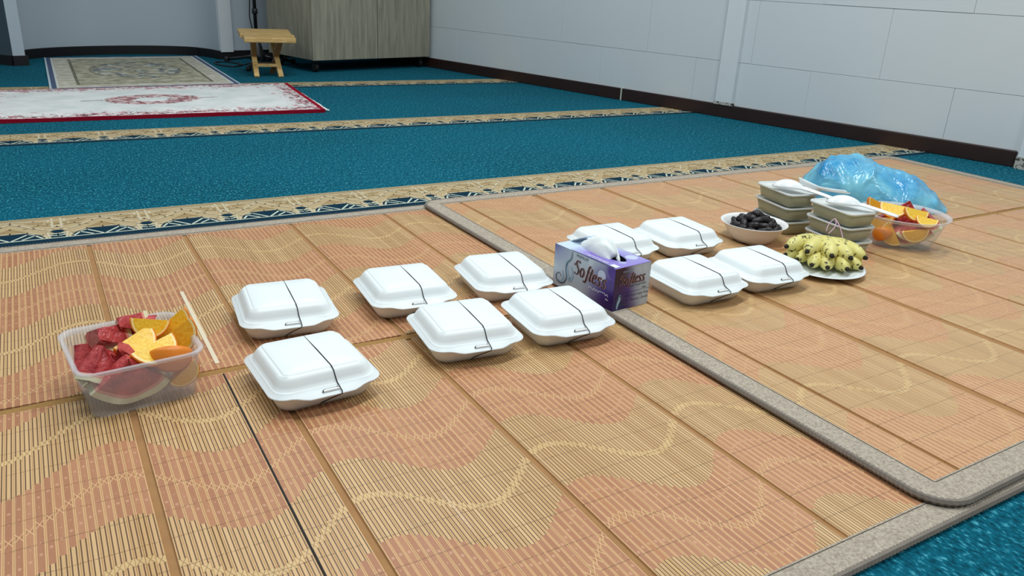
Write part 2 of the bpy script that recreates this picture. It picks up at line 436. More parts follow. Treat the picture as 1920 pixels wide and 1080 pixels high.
def slat_mesh(name, L, mat):
    """one bamboo slat, chamfered along its long top edges"""
    mb = MB(); w = PITCH*0.99/2; c = .0005; h0, h1 = .0048, .0080
    sec = [(-w,h0),(w,h0),(w,h1-c),(w-c,h1),(-w+c,h1),(-w,h1-c)]
    mb.loft([[(x,0,z) for x,z in sec], [(x,L,z) for x,z in sec]], 0, True, True)
    o = mb.mesh(name, mat)
    return o
def build_mat(label, loc, rz, tilt, W, D, fb, tape, skip, ph, yc, corner, all_parts, pal=None, x_max=9.0, crease=None):
    """W x D outer size; fb border width; tape = y of the middle tape; skip = x of the seams (missing slats)"""
    root = thing('bamboo_mat', label, 'mat', loc, rz); root.rotation_euler = (0, tilt, rz)
    sm = slat_material('bamboo_slats', root, loc[0], loc[1], ph, yc, 0.0 if all_parts else 0.5)
    def outline(inset, z, r):
        pts = rrect(W/2-inset, D/2-inset, r, z, 10)
        return [(p[0]+W/2, p[1]+D/2, p[2]) for p in pts]
    mb = MB(); mb.loft([outline(.003,.0005,corner), outline(.003,.0048,corner)], 0, True, True); mb.build('backing', M_BACKING, root)
    # felt border: four strips
    mb = MB(); mb.loft([outline(.002,.0052,corner), outline(.002,.0088,corner), outline(.006,.0096,corner), outline(fb-.001,.0092,.002), outline(fb,.0082,.002), outline(fb,.005,.002)])
    mb.build('border', M_FELT, root)
    n = int((W-2*fb)/PITCH); x_in = fb
    skip_i = {int((s-x_in)/PITCH) for s in skip}
    gap = .0095
    # slat coordinates are tied to the mat's own origin, so start on a whole pitch
    i0 = math.ceil(fb/PITCH)
    meshes = [slat_mesh('slat', tape-gap-fb, sm), slat_mesh('slat', D-fb-tape-gap, sm)]
    stuff = MB()
    for half in (0, 1):
        y0 = fb if half == 0 else tape+gap
        for i in range(i0, int((W-fb)/PITCH)):
            xc = (i+.5)*PITCH
            if xc > x_max or any(abs(xc-s) < PITCH*0.5 for s in skip): continue
            dz = random.uniform(-.0003,.0003)
            if all_parts or half == 0:
                o = bpy.data.objects.new('slat', meshes[half]); C.objects.link(o); o.parent = root
                o.location = (xc, y0, dz)
            else:
                w = PITCH*.495; c=.0005
                sec = [(-w,.0048),(w,.0048),(w,.0075),(w-c,.008),(-w+c,.008),(-w,.0075)]
                stuff.loft([[(xc+a,y0,b+dz) for a,b in sec], [(xc+a,D-fb,b+dz) for a,b in sec]], 0, True, True)
    if stuff.v: tag(stuff.build('slat_field', sm, root), kind='stuff')
    pts = [(fb+(W-2*fb)*k/40, tape+.002*math.sin(k*1.3), 0) for k in range(41)]
    mb = MB(); mb.loft([[(q[0], q[1]-.0085, .0066), (q[0], q[1], .0074), (q[0], q[1]+.0085, .0066)] for q in pts], closed=False); mb.build('middle_tape', M_TAPE, root)
    # overlocked edge cord with its ribs
    out = []
    ring = outline(.002, .0055, corner)
    P = [Vector(q) for q in ring]; step = .0034
    for a, b in zip(P, P[1:]+P[:1]):
        k = max(1, int((b-a).length/step))
        out += [a.lerp(b, i/k) for i in range(k)]
    mb = MB(); mb.tube(out, lambda k: (.0058 if k % 2 else .0045), 6, closed=True); mb.build('edge_cord', M_CORD, root)
    mb = MB(); q = rrect(W/2-fb+.004, D/2-fb+.004, .002, .0095, 2)
    mb.tube([(a[0]+W/2, a[1]+D/2, a[2]) for a in q], .0006, 4, closed=True); mb.build('border_stitching', M_SEAM, root)
    if crease:
        mb = MB(); mb.box(crease-.0013, crease+.0013, fb, tape-.012, .0070, .00845); mb.build('fold_crease', M_SLIT, root)
    if pal:
        mb = MB(); mb.box(pal[0]-.0035, pal[0]+.0035, pal[1], pal[2], .0078, .0092); mb.build('pale_slat', M_PALE, root)
    return root
MX, MY = -0.52, 0.417
build_mat('bamboo mat under the boxes on the left, its edge tucked under the other mat', (MX, MY, 0), 0, 0, 1.80, 1.608, .043, 1.222-MY,
          [q-MX for q in (-.47, -.205, .057, .262, .521, .785)], .02-MX, 1.1155-MY, .02, True, pal=(.198-MX, 1.25-MY, 1.60-MY), x_max=.99-MX, crease=.199-MX)
TILT = 0.0096/2.2
mat2 = build_mat('bamboo mat on the right with a rounded front corner, lying over the other mat', (.936, .426, .0104), math.radians(0.8), TILT, 2.2, 1.606, .050, 1.282-.426,
          [q-.936 for q in (1.041, 1.30, 1.56, 1.82, 2.08, 2.34, 2.60, 2.86)], .12, 1.06-.426, .055, False)
Z1 = .0082
def z2(x): return .0104 + .0082 - (x-.936)*TILT

# ------------------------------------------------------------------ takeout boxes
M_FOAM = plain('moulded_white_pulp', rgb(236,242,243), 0.42, 0.4, 0.015, 40, 0.05)
M_FOAMB = plain('moulded_white_base', rgb(232,234,230), 0.55, 0.35, 0.02, 40, 0.05)
M_RUBBER = plain('rubber_brown', rgb(40,26,24), 0.6, 0.3, 0.1, 100)
def make_takeout():
    root = thing('takeout_box', 'x', 'food box')
    def ring(a, b, r, z, tab=0.0, drop=0.0):
        out = []
        for (x, y, zz) in rrect(a, b, r, z, 7): out.append([x, y, zz])
        # insert extra points along the front edge so the tab can bulge
        n = len(out); i = 3*8-1          # last point of the third corner -> first of the fourth
        a0, b0 = out[i], out[i+1]
        extra = [[a0[0]+(b0[0]-a0[0])*k/14, a0[1], z] for k in range(1, 14)]
        out = out[:i+1] + extra + out[i+1:]
        for q in out:
            if q[1] < -b+1e-6:
                s = min(1, max(0, (0.062-abs(q[0]))/0.030)); s = s*s*(3-2*s)
                q[1] -= tab*s; q[2] -= drop*s
        return [tuple(q) for q in out]
    # base tray
    mb = MB(); rings = []
    for t, z in ((0,.0), (.10,.0012), (.35,.009), (.7,.020), (.92,.0278)):
        rings.append(ring(.066+.0165*t**.8, .063+.0175*t**.8, .020+.004*t, z))
    rings.append(ring(.0855, .0845, .026, .0292)); rings.append(ring(.0868, .0860, .026, .0306)); rings.append(ring(.080, .0785, .024, .0306))
    rings[0] = ring(.064, .061, .019, 0)
    mb.loft(rings, 0, True, True); mb.build('base_tray', M_FOAMB, root, True)
    # domed lid
    R = [ring(.0868,.0860,.026,.0308,.009,.003), ring(.0880,.0872,.027,.0322,.010,.0034), ring(.0872,.0864,.026,.0334,.0095,.003), ring(.0815,.0805,.024,.0352,.002,.0004),
         ring(.0805,.0795,.023,.0372), ring(.0788,.0778,.023,.0384), ring(.0772,.0762,.022,.0390), ring(.0745,.0735,.021,.0450), ring(.0705,.0700,.020,.0520), ring(.0680,.0678,.019,.0552), ring(.0655,.0655,.018,.0568),
         ring(.0635,.0638,.012,.0572), ring(.0625,.0628,.010,.0570), ring(.0612,.0615,.009,.0590), ring(.0596,.0600,.008,.0598), ring(.03,.03,.004,.0601)]
    mb = MB(); mb.loft(R, 0, False, True); lid = mb.build('lid', M_FOAM, root, True)
    # front latch
    pts = [(-.013,0),(-.0125,.0036),(-.009,.0052),(.009,.0052),(.0125,.0036),(.013,0)]
    mb = MB(); lo = [(x, -.0905+y, .0332) for x,y in pts]; hi = [(x*.92, -.0905+y*.9+.0002, .0358) for x,y in pts]
    mb.loft([lo, hi], 0, True, True); la = mb.build('latch', M_FOAM, root)
    mb = MB(); mb.tube([(-.0135,-.0905,.0343), (-.0128,-.0868,.0347), (-.010,-.0851,.0352), (.012,-.0851,.0352)], .0008, 5); mb.build('slit', M_SLIT, la)
    # rubber band
    bx = [(.010,.0885,.0325),(.010,.078,.0395),(.010,.0695,.0545),(.010,.0630,.0590),(.0105,0,.0609),(.011,-.0612,.0604),(.0113,-.0640,.0586),(.0118,-.0685,.0556),(.0125,-.0740,.0460),(.0133,-.0775,.0397),(.0140,-.0965,.0330),(.0135,-.0975,.0290),(.000,-.0800,.0150),(-.012,-.0640,.0005)]
    mb = MB(); mb.tube(bx, .00085, 6); mb.build('rubber_band', M_RUBBER, root, True)
    return root
proto = make_takeout()
LB = [
 ('white takeout box nearest the camera, just right of the rectangular fruit tub', .316, 1.113, .043, 1),
 ('white takeout box directly behind the box nearest the camera, leftmost of the back row', .345, 1.372, -.102, 1),
 ('white takeout box in the back row, second from the left', .585, 1.369, -.081, 1),
 ('white takeout box in the front row, second from the left', .607, 1.150, -.107, 1),
 ('white takeout box in the back row, just left of the tissue box', .809, 1.361, -.124, 1),
 ('white takeout box in the front row touching the near side of the tissue box', .800, 1.136, -.075, 1),
 ('white takeout box partly hidden behind the tissue box', 1.152, 1.428, -.027, 2),
 ('white takeout box in the back row beside the bowl of dates', 1.348, 1.415, -.047, 2),
 ('white takeout box in the front row just right of the tissue box', 1.171, 1.160, -.030, 2),
 ('white takeout box ending the front row, next to the plate of bananas', 1.361, 1.158, -.075, 2)]
for i, (lab, x, y, a, mt) in enumerate(LB):
    o = proto if i == 0 else copy_tree(proto)
    o.location = (x, y, Z1 if mt == 1 else z2(x)); o.rotation_euler = (0, 0, a); o['label'] = lab; o['group'] = 'white takeout boxes laid out on the mats'

# ------------------------------------------------------------------ tissue box
TBX = thing('tissue_box', 'purple and silver tissue box with a white tissue pulled out, between the takeout boxes', 'tissue box', (.972, 1.234, z2(.972)), .112)
ta, tb, thh = .050, .093, .092
m = Mat('printed_card', 0.28, 0.5); v = m.coords('Object', TBX); x, y, z = m.sep(v)
nz = m.noise(v, 14, 2)
def blob(px, py, pz, r): return ((((x-px)*(x-px) + (y-py)*(y-py) + (z-pz)*(z-pz)).sqrt() + (nz-0.5)*r*0.5)/r).inv().clamp()
near = blob(-.05,-.093,.03,.090).max(blob(-.05,-.093,.085,.045))
far = blob(-.05,.095,.10,.055)
base = m.mix(nz, rgb(166,176,190), rgb(196,208,216))
c = m.mix((near*1.7).clamp(), base, rgb(74,44,140))
c = m.mix((blob(-.05,-.098,.0,.075)*1.6).clamp(), c, rgb(40,16,92))
c = m.mix((far*1.3).clamp(), c, rgb(88,92,160))
endk = (y < -.0925)*(blob(-.06,-.093,.085,.062)*2.0).clamp()
c = m.mix(endk, c, rgb(44,18,50))
topk = (z > .0915)
tcol = m.mix(y.ramp(-.10,.06), rgb(142,122,206), rgb(206,222,238))
c = m.mix(topk, c, m.mix((blob(-.02,-.02,.092,.07)*1.5).clamp(), tcol, rgb(128,106,196)))
for (px,py,pz,r,amt) in ((-.05,-.055,.066,.0115,.8),(-.05,-.02,.082,.006,.35),(.012,-.093,.078,.010,.4),(.036,-.093,.083,.008,.35),(.03,-.055,.092,.013,.8),(-.01,-.07,.092,.008,.4)):
    dd = ((x-px)*(x-px)+(y-py)*(y-py)+(z-pz)*(z-pz)).sqrt()
    c = m.mix((dd < r)*amt, c, rgb(206,216,234))
m.color(c); M_CARD = m.m
M_INK = plain('ink_dark_maroon', rgb(42,18,26), 0.4, 0.4, 0.05, 30); M_INKR = plain('ink_salmon', rgb(240,186,178), 0.4, 0.4, 0.05, 30)
M_INKW = plain('ink_white', rgb(236,236,246), 0.4, 0.4, 0.02, 30); M_INKB = plain('ink_slate', rgb(52,72,92), 0.4, 0.4, 0.1, 30); M_INKC = plain('ink_smoke', rgb(150,176,194), 0.4, 0.4, 0.1, 30)
mb = MB()
# carton: sides, bottom and a top with an oval opening
mb.box(-ta, ta, -tb, tb, 0, .0005)
for q in ([(-ta,-tb),(ta,-tb)], [(ta,-tb),(ta,tb)], [(ta,tb),(-ta,tb)], [(-ta,tb),(-ta,-tb)]):
    (xa,ya),(xb,yb) = q; mb.add([(xa,ya,0),(xb,yb,0),(xb,yb,thh),(xa,ya,thh)], [(0,1,2,3)])
N = 48; hole = []; rim = []
for k in range(N):
    t = 2*PI*k/N; cx_, sy_ = math.cos(t), math.sin(t)
    hole.append((.021*cx_, .066*sy_ - .002, thh))
    s = min(ta/abs(cx_) if abs(cx_) > 1e-6 else 9, tb/abs(sy_) if abs(sy_) > 1e-6 else 9); rim.append((s*cx_, s*sy_, thh))
mb.loft([rim, hole])
for cx_, cy_ in ((ta,tb),(-ta,tb),(-ta,-tb),(ta,-tb)):      # fill corner slivers
    near2 = sorted(rim, key=lambda p: (p[0]-cx_)**2+(p[1]-cy_)**2)[:2]
    mb.add([near2[0], near2[1], (cx_,cy_,thh)], [(0,1,2)])
card = mb.build('carton', M_CARD, TBX)
m_ = card.modifiers.new('thick', 'SOLIDIFY'); m_.thickness = .0006; m_.offset = -1
# tucked-up flap of the opening
mb = MB(); fl = [(.034,.088,thh+.001),(-.012,.088,thh+.001),(-.010,.060,thh+.015),(.028,.052,thh+.018)]
mb.add(fl, [(0,1,2,3)]); f_ = mb.build('card_flap', M_CARD, TBX); s_ = f_.modifiers.new('t','SOLIDIFY'); s_.thickness = .0007
M_TISSUE = plain('white_tissue', rgb(238,243,242), 0.85, 0.15, 0.02, 60, 0.15)
mb = MB(); rings = []
for k in range(25):
    t = k/24; yy = .064 - .112*t
    hgt = .004 + .036*math.sin(PI*min(1, max(0, t))**1.25)**.75 * (0.55 + 0.45*t)
    wd = .008 + .018*math.sin(PI*t)**.7
    r_ = []
    for j in range(17):
        a = PI*j/16; f = math.sin(a)
        r_.append((wd*math.cos(a)*(1+.10*math.sin(7*t+j)) - .002 + .006*math.sin(4*t), yy + .004*math.sin(j*1.3+4*t) + .010*f*(t-.4), thh-.012 + (hgt+.012)*f**.7 + .0035*math.sin(j*1.1+9*t)*f))
    rings.append(r_)
mb.loft(rings, closed=False); ts = mb.build('tissue', M_TISSUE, TBX, True); s_ = ts.modifiers.new('t','SOLIDIFY'); s_.thickness = .0006
# print: calligraphic brand word drawn with a broad nib
GLY = {
 'S': ([[(.46,.88),(.34,1.0),(.16,.92),(.14,.74),(.30,.52),(.42,.32),(.36,.08),(.18,0),(.02,.10)], [(.02,.72),(-.04,.60)]], .52),
 'o': ([[(.22,.62),(.06,.50),(.03,.22),(.16,.0),(.33,.12),(.36,.42),(.22,.62)]], .42),
 'f': ([[(.48,.96),(.38,1.0),(.30,.82),(.24,.40),(.16,-.12),(.04,-.26),(-.06,-.18)], [(.10,.58),(.44,.58)]], .30),
 't': ([[(.28,.88),(.20,.50),(.14,.10),(.20,0),(.30,.06)], [(.06,.58),(.40,.58)]], .30),
 'e': ([[(.06,.30),(.24,.36),(.36,.50),(.28,.62),(.14,.54),(.05,.28),(.12,.02),(.26,.02),(.36,.14)]], .40),
 's': ([[(.36,.52),(.26,.62),(.12,.54),(.14,.40),(.28,.26),(.28,.08),(.16,0),(.0,.08)]], .38)}
def nib_word(mb, word, place, size, wid, z, mi, slant=.12):
    cx_ = 0
    for ch in word:
        st, adv = GLY[ch]
        for s in st:
            P = [(p[0]+cx_+slant*p[1], p[1]) for p in s]
            C_ = catmull([(a,b,0) for a,b in P], 7)
            pts = [(p.x*size, p.y*size) for p in C_]
            for k in range(len(pts)-1):
                (ax,ay),(bx_,by) = pts[k], pts[k+1]
                def off(i):
                    i0 = max(0,i-1); i1 = min(len(pts)-1,i+1)
                    dx, dy = pts[i1][0]-pts[i0][0], pts[i1][1]-pts[i0][1]; L = math.hypot(dx,dy) or 1
                    w = wid*(0.22+0.9*abs(dy/L)**1.3); return (-dy/L*w/2, dx/L*w/2)
                o0, o1 = off(k), off(k+1)
                mb.add([place(ax-o0[0],ay-o0[1],z), place(bx_-o1[0],by-o1[1],z), place(bx_+o1[0],by+o1[1],z), place(ax+o0[0],ay+o0[1],z)], [(0,1,2,3)], mi)
        cx_ += adv + .06
    return cx_*size
def squiggle(mb, place, x0, y0, L, h, w, z, mi, seed=1):
    rr = random.Random(seed); n = max(4, int(L/h*1.6)); P = []
    for k in range(n+1): P.append((x0+L*k/n, y0 + h*(rr.uniform(.55,1.0) if k % 2 else rr.uniform(0,.2)) + (h*.6 if rr.random() < .12 else 0), 0))
    pts = catmull(P, 4)
    for a, b in zip(pts[:-1], pts[1:]):
        d = b-a; L_ = d.length or 1; nx, ny = -d.y/L_*w/2, d.x/L_*w/2
        mb.add([place(a.x-nx,a.y-ny,z), place(b.x-nx,b.y-ny,z), place(b.x+nx,b.y+ny,z), place(a.x+nx,a.y+ny,z)], [(0,1,2,3)], mi)
side = lambda u, v, z: (-ta-z, tb-u, v)          # long face seen on the left: u runs from the far end to the near end
end = lambda u, v, z: (-ta+u, -tb-z, v)          # short face towards the camera
top = lambda u, v, z: (-ta+v, tb-u, thh+z)
def shift(pl, du, dv, tilt=0.0):
    return lambda u, v, z: pl(u+du, v+dv+u*tilt, z)
def text_part(body, pl, size, mat, name, z=.0008, shear=.25):
    cu = bpy.data.curves.new('t', 'FONT'); cu.body = body; cu.size = size; cu.shear = shear; cu.space_character = 1.05
    to = bpy.data.objects.new('t', cu); C.objects.link(to)
    dg = bpy.context.evaluated_depsgraph_get(); me = bpy.data.meshes.new_from_object(to.evaluated_get(dg))
    C.objects.unlink(to); bpy.data.objects.remove(to)
    for vtx in me.vertices: vtx.co = pl(vtx.co.x, vtx.co.y, z)
    me.materials.clear(); me.materials.append(mat)
    o = bpy.data.objects.new(name, me); C.objects.link(o); o.parent = TBX; return o
for pl, nm in ((shift(side, .066, .046, -.05), 'side'), (shift(end, .014, .054, 0.0), 'end')):
    sz, wd = (.0310, .0044) if nm == 'side' else (.0225, .0034)
    mb = MB(); nib_word(mb, 'Softess', pl, sz, wd*1.4, .0008, 1); nib_word(mb, 'Softess', pl, sz, wd, .0012, 0)
    mb.build('brand_word', [M_INK, M_INKR], TBX)
text_part('PREMIUM', shift(side, .070, .083), .0085, M_INKB, 'small_print', shear=0)
text_part('PREMIUM', shift(end, .020, .080), .0065, M_INKC, 'small_print', shear=.2)
text_part('100% Pure Virgin Pulp', shift(end, .030, .0255), .0072, M_INKB, 'small_print', shear=.1)
text_part('Soft \u00b7 Natural \u00b7 Gentle', shift(end, .030, .0155), .0072, M_INKB, 'small_print', shear=.1)
mb = MB()
squiggle(mb, shift(side,.112,.028), 0, 0, .060, .006, .0011, .0009, 2, 3); squiggle(mb, shift(side,.165,.020), 0, 0, .008, .004, .0010, .0009, 2, 5)
squiggle(mb, shift(end,.042,.046), 0, 0, .048, .0045, .0010, .0009, 1, 4); squiggle(mb, shift(end,.080,.038), 0, 0, .010, .004, .0012, .0009, 1, 6)
squiggle(mb, shift(top,.085,.011), 0, 0, .066, .0030, .0016, .0009, 2, 8); squiggle(mb, shift(top,.095,.0055), 0, 0, .058, .0026, .0014, .0009, 2, 9)
mb.add([top(.05,.001,.0005), top(.184,.001,.0005), top(.184,.0045,.0005), top(.05,.002,.0005)], [(0,1,2,3)], 1)
mb.add([top(.163,.004,.0009), top(.181,.004,.0009), top(.181,.016,.0009), top(.163,.016,.0009)], [(0,1,2,3)], 2)
mb.add([end(.006,.0355,.0006), end(.098,.0355,.0006), end(.098,.0361,.0006), end(.006,.0361,.0006)], [(0,1,2,3)], 1)
# smoke swirls
def swirl(pl, pts, w0, w1, mi, z):
    P = catmull([(a,b,0) for a,b in pts], 6)
    for k in range(len(P)-1):
        a, b = P[k], P[k+1]; d = b-a; L_ = d.length or 1; w = w0+(w1-w0)*math.sin(PI*k/len(P)); nx, ny = -d.y/L_*w/2, d.x/L_*w/2
        mb.add([pl(a.x-nx,a.y-ny,z), pl(b.x-nx,b.y-ny,z), pl(b.x+nx,b.y+ny,z), pl(a.x+nx,a.y+ny,z)], [(0,1,2,3)], mi)
swirl(side, [(.058,.090),(.056,.074),(.044,.062),(.040,.046),(.044,.030),(.036,.014),(.018,.012),(.010,.022),(.018,.032),(.028,.026)], .0010, .0022, 1, .0010)
swirl(side, [(.054,.088),(.050,.070),(.040,.058),(.046,.040),(.052,.026),(.060,.030),(.062,.042),(.056,.056)], .002, .009, 3, .0006)
swirl(side, [(.030,.040),(.034,.024),(.028,.012),(.014,.014)], .002, .007, 3, .0006)
swirl(end, [(.008,.006),(.006,.018),(.012,.032),(.022,.028),(.024,.016),(.018,.010),(.030,.012),(.040,.008)], .0008, .0018, 1, .0010)
swirl(end, [(.012,.004),(.014,.016),(.018,.026),(.016,.034)], .003, .008, 3, .0006)
mb.build('printed_marks', [M_INK, M_INKB, M_INKW, M_INKC], TBX)

# ------------------------------------------------------------------ plastics and fruit materials
def plastic(name, c, amount, rough=0.25):
    m = Mat(name, rough, 0.5, c); v = m.coords('Object'); n = m.noise(v, 25, 2)
    m.color(m.mix(n, tuple(q*.95 for q in c[:3])+(1,), c)); m.see_through(amount); return m.m
M_TUB = plastic('cloudy_plastic', rgb(226,222,226), 0.81)
M_RIM = plastic('cloudy_plastic_rim', rgb(232,230,234), 0.62)
M_BOWLP = plastic('clear_plastic', rgb(226,226,224), 0.88)
m = Mat('watermelon_flesh', 0.30, 0.5); v = m.coords('Object'); n = m.noise(v, 60, 4, 0.6); s2 = m.voro(v, 75)
m.b.inputs['Subsurface Weight'].default_value = 0.1; m.b.inputs['Subsurface Radius'].default_value = (.01,.003,.002); m.b.inputs['Subsurface Scale'].default_value = 0.3
m.color(m.mix((s2 < 0.10)*0.6, m.mix(n.ramp(0.3,0.7), rgb(158,38,44), rgb(206,84,84)), rgb(232,170,150))); m.bump(n, 0.9, 0.006); M_MELON = m.m
M_MPALE = plain('watermelon_pale_rind', rgb(226,224,188), 0.4, 0.4, 0.08, 40); M_MPINK = plain('watermelon_pink_rind', rgb(226,150,132), 0.35, 0.4, 0.1, 40)
m = Mat('watermelon_skin', 0.35, 0.5); v = m.coords('Object'); n = m.noise(v, 22, 3, 0.6, 1.5); m.color(m.mix(n.ramp(0.42,0.6), rgb(60,92,44), rgb(128,150,84))); M_MSKIN = m.m
def orange_flesh(name, a, b, c_):
    m = Mat(name, 0.28, 0.5); v = m.coords('UV'); x, y, z = m.sep(v)
    n = m.noise(v, 9, 4, 0.6)
    ang = x*9.0; seg = ((ang.fract() - 0.5).abs() > 0.45)
    m.color(m.mix(seg*0.35, m.mix(n.ramp(0.3,0.7), a, b), c_)); m.bump(n, 0.4, 0.002)
    m.b.inputs['Subsurface Weight'].default_value = 0.15; m.b.inputs['Subsurface Radius'].default_value = (.006,.004,.001); m.b.inputs['Subsurface Scale'].default_value = 0.3
    return m.m
M_OFLESH = orange_flesh('orange_flesh', rgb(236,160,20), rgb(248,196,56), rgb(250,218,120))
M_LFLESH = orange_flesh('orange_flesh_yellow', rgb(240,180,20), rgb(252,216,70), rgb(252,232,150))
M_PITH = plain('orange_pith', rgb(248,226,160), 0.5, 0.4, 0.04, 60)
m = Mat('orange_peel', 0.40, 0.5); v = m.coords('Object'); n = m.noise(v, 260, 2); m.color(m.mix(m.noise(v, 20, 2), rgb(226,120,24), rgb(240,148,44))); m.bump(n, 0.3, 0.001); M_PEEL = m.m

def orange_wedge(name, R, ang, flesh, thick=1.0):
    """slice of an orange: two cut faces meeting along the core, peel outside"""
    mb = MB(); n = 14; uv = []
    def P(r, th, ph): # th along the half circle 0..pi, ph wedge angle
        return (r*math.cos(th), r*math.sin(th)*math.cos(ph)*thick, r*math.sin(th)*math.sin(ph))
    radii = [0.0, .30, .60, .86, .95]
    for sgn in (-1, 1):
        rings = [[P(R*k, PI*i/n, sgn*ang/2) for i in range(n+1)] for k in radii]
        mb.loft(rings, closed=False, mis=[0,0,0,1])
    # rim edge and peel
    q = [[P(R*.95, PI*i/n, -ang/2) for i in range(n+1)]]
    for k in range(7): q.append([P(R, PI*i/n, -ang/2 + ang*k/6) for i in range(n+1)])
    q.append([P(R*.95, PI*i/n, ang/2) for i in range(n+1)])
    mb.loft(q, closed=False, mis=[2]*8)
    me = mb.mesh(name, [flesh, M_PITH, M_PEEL], False)
    uvl = me.uv_layers.new(name='UVMap')
    for poly in me.polygons:
        for li in poly.loop_indices:
            co = me.vertices[me.loops[li].vertex_index].co
            th_ = math.atan2(math.hypot(co.y, co.z), co.x); uvl.data[li].uv = (th_/PI, co.length/R)
        poly.use_smooth = poly.material_index == 2
    bm = bmesh.new(); bm.from_mesh(me); bmesh.ops.remove_doubles(bm, verts=bm.verts, dist=1e-5); bmesh.ops.recalc_face_normals(bm, faces=bm.faces); bm.to_mesh(me); bm.free()
    return me
def melon_wedge(name, R, ang, thick, seed):
    """watermelon slice: sector of radius R, width thick, rind along the arc"""
    rr = random.Random(seed); mb = MB(); n = 14
    radii = [0.02, .35, .62, .80, .87, .95, 1.0]
    def P(r, t, y):
        w = 1 + (.03*math.sin(5*t+seed) if r < .9 else 0)
        return (R*r*math.sin(t)*w, y*(0.55+0.45*min(1, r*1.6)) + .002*math.sin(7*t+seed+r*5), -R*r*math.cos(t))
    for sg in (-1, 1):
        rings = [[P(r, -ang/2+ang*i/n, sg*thick/2) for i in range(n+1)] for r in radii]
        mb.loft(rings, closed=False, mis=[0,0,0,1,2,2])
    mb.loft([[P(1, -ang/2+ang*i/n, -thick/2) for i in range(n+1)], [P(1, -ang/2+ang*i/n, thick/2) for i in range(n+1)]], 3, closed=False)
    for t in (-ang/2, ang/2):
        mb.loft([[P(r, t, -thick/2) for r in radii], [P(r, t, thick/2) for r in radii]], 0, closed=False)
        for k in range(6): mb.mi[-6+k] = [0,0,0,1,2,2][k]
    mb.add([P(radii[0], -ang/2, -thick/2), P(radii[0], ang/2, -thick/2), P(radii[0], ang/2, thick/2), P(radii[0], -ang/2, thick/2)], [(0,1,2,3)], 0)
    me = mb.mesh(name, [M_MELON, M_MPINK, M_MPALE, M_MSKIN])
    bm = bmesh.new(); bm.from_mesh(me); bmesh.ops.remove_doubles(bm, verts=bm.verts, dist=1e-5); bmesh.ops.recalc_face_normals(bm, faces=bm.faces); bm.to_mesh(me); bm.free()
    return me
def put(name, me, loc, rot, label, cat, group):
    o = bpy.data.objects.new(name, me); C.objects.link(o); o.location = loc; o.rotation_euler = rot
    return tag(o, label, cat, group)
D = math.radians
def local(root_loc, rz):
    R_ = Matrix.Rotation(rz, 4, 'Z'); T = Matrix.Translation(root_loc)
    return lambda x, y, z: (T @ R_ @ Vector((x, y, z)))

# ------------------------------------------------------------------ rectangular fruit tub
TUBL = (.071, 1.218, Z1); TUBR = .104
TUB = thing('fruit_tub', 'rectangular cloudy plastic tub full of watermelon and orange slices', 'tub', TUBL, TUBR)
mb = MB()
outer = [rrect(.068,.070,.016,.0005), rrect(.0735,.0755,.020,.003), rrect(.0775,.0795,.022,.03), rrect(.0825,.0845,.024,.074)]
inner = [rrect(.0811,.0831,.024,.074), rrect(.0762,.0782,.022,.03), rrect(.072,.074,.020,.0045), rrect(.066,.068,.016,.0025)]
mb.loft(outer+inner, 0, True, True); mb.build('tub_wall', M_TUB, TUB, True)
mb = MB(); mb.loft([rrect(.0812,.0832,.024,.0735), rrect(.0850,.0870,.026,.0745), rrect(.0885,.0905,.028,.0768), rrect(.0890,.0910,.028,.0800), rrect(.0870,.0890,.027,.0815), rrect(.0840,.0860,.026,.0810), rrect(.0812,.0832,.024,.0790), rrect(.0812,.0832,.024,.0735)])
mb.build('rim', M_RIM, TUB, True)
T = local(TUBL, TUBR)
def ml(i, loc, rot, R, ang, thick, label, g='watermelon slices in the rectangular tub', TT=None, rz=TUBR):
    p_ = (TT or T)(*loc); put('watermelon_slice', melon_wedge('watermelon_slice', R, ang, thick, i), p_, (rot[0], rot[1], rot[2]+rz), label, 'watermelon', g)
def og(loc, rot, R, ang, label, fl=None, g='orange slices in the rectangular tub', TT=None, rz=TUBR):
    p_ = (TT or T)(*loc); put('orange_slice', orange_wedge('orange_slice', R, ang, fl or M_OFLESH), p_, (rot[0], rot[1], rot[2]+rz), label, 'orange', g)
# rind-down slice pressed against the front wall
ml(1, (-.016,-.056,.082), (D(4),D(3),0), .070, D(100), .028, 'large watermelon slice lying rind down against the front of the rectangular tub')
ml(2, (-.046,-.026,.096), (D(-8),D(14),D(30)), .055, D(66), .030, 'pointed watermelon slice in the front left of the rectangular tub')
ml(3, (-.022,-.030,.092), (D(16),D(-18),D(-24)), .052, D(60), .026, 'small peaked watermelon slice between the other slices and the oranges in the rectangular tub')
ml(4, (-.040,.014,.094), (D(56),D(-16),D(-18)), .056, D(76), .030, 'long dark red watermelon slice at the back of the rectangular tub')
ml(5, (-.008,.030,.100), (D(62),D(-20),D(-26)), .056, D(56), .026, 'watermelon slice with a pale rind end behind the orange slices')
ml(6, (.050,.046,.092), (D(10),D(62),D(-14)), .060, D(44), .030, 'watermelon slice propped on the back rim of the rectangular tub')
ml(7, (-.066,.004,.090), (D(-6),D(0),D(70)), .050, D(50), .026, 'square-cut watermelon slice with white rind at the left end of the rectangular tub')
ml(8, (-.030,.0,.070), (D(0),D(0),D(5)), .060, D(100), .034, 'watermelon slice buried in the middle of the rectangular tub')
og((.022,-.040,.088), (D(-104),D(-6),D(24)), .037, D(74), 'bright yellow orange slice lying across the front middle of the rectangular tub', M_LFLESH)
og((.002,-.008,.092), (D(-104),D(-8),D(32)), .036, D(70), 'bright yellow orange slice just behind the front one in the rectangular tub', M_LFLESH)
og((.034,.008,.106), (D(-62),D(18),D(4)), .030, D(80), 'rounded orange slice on top in the middle of the rectangular tub', M_LFLESH)
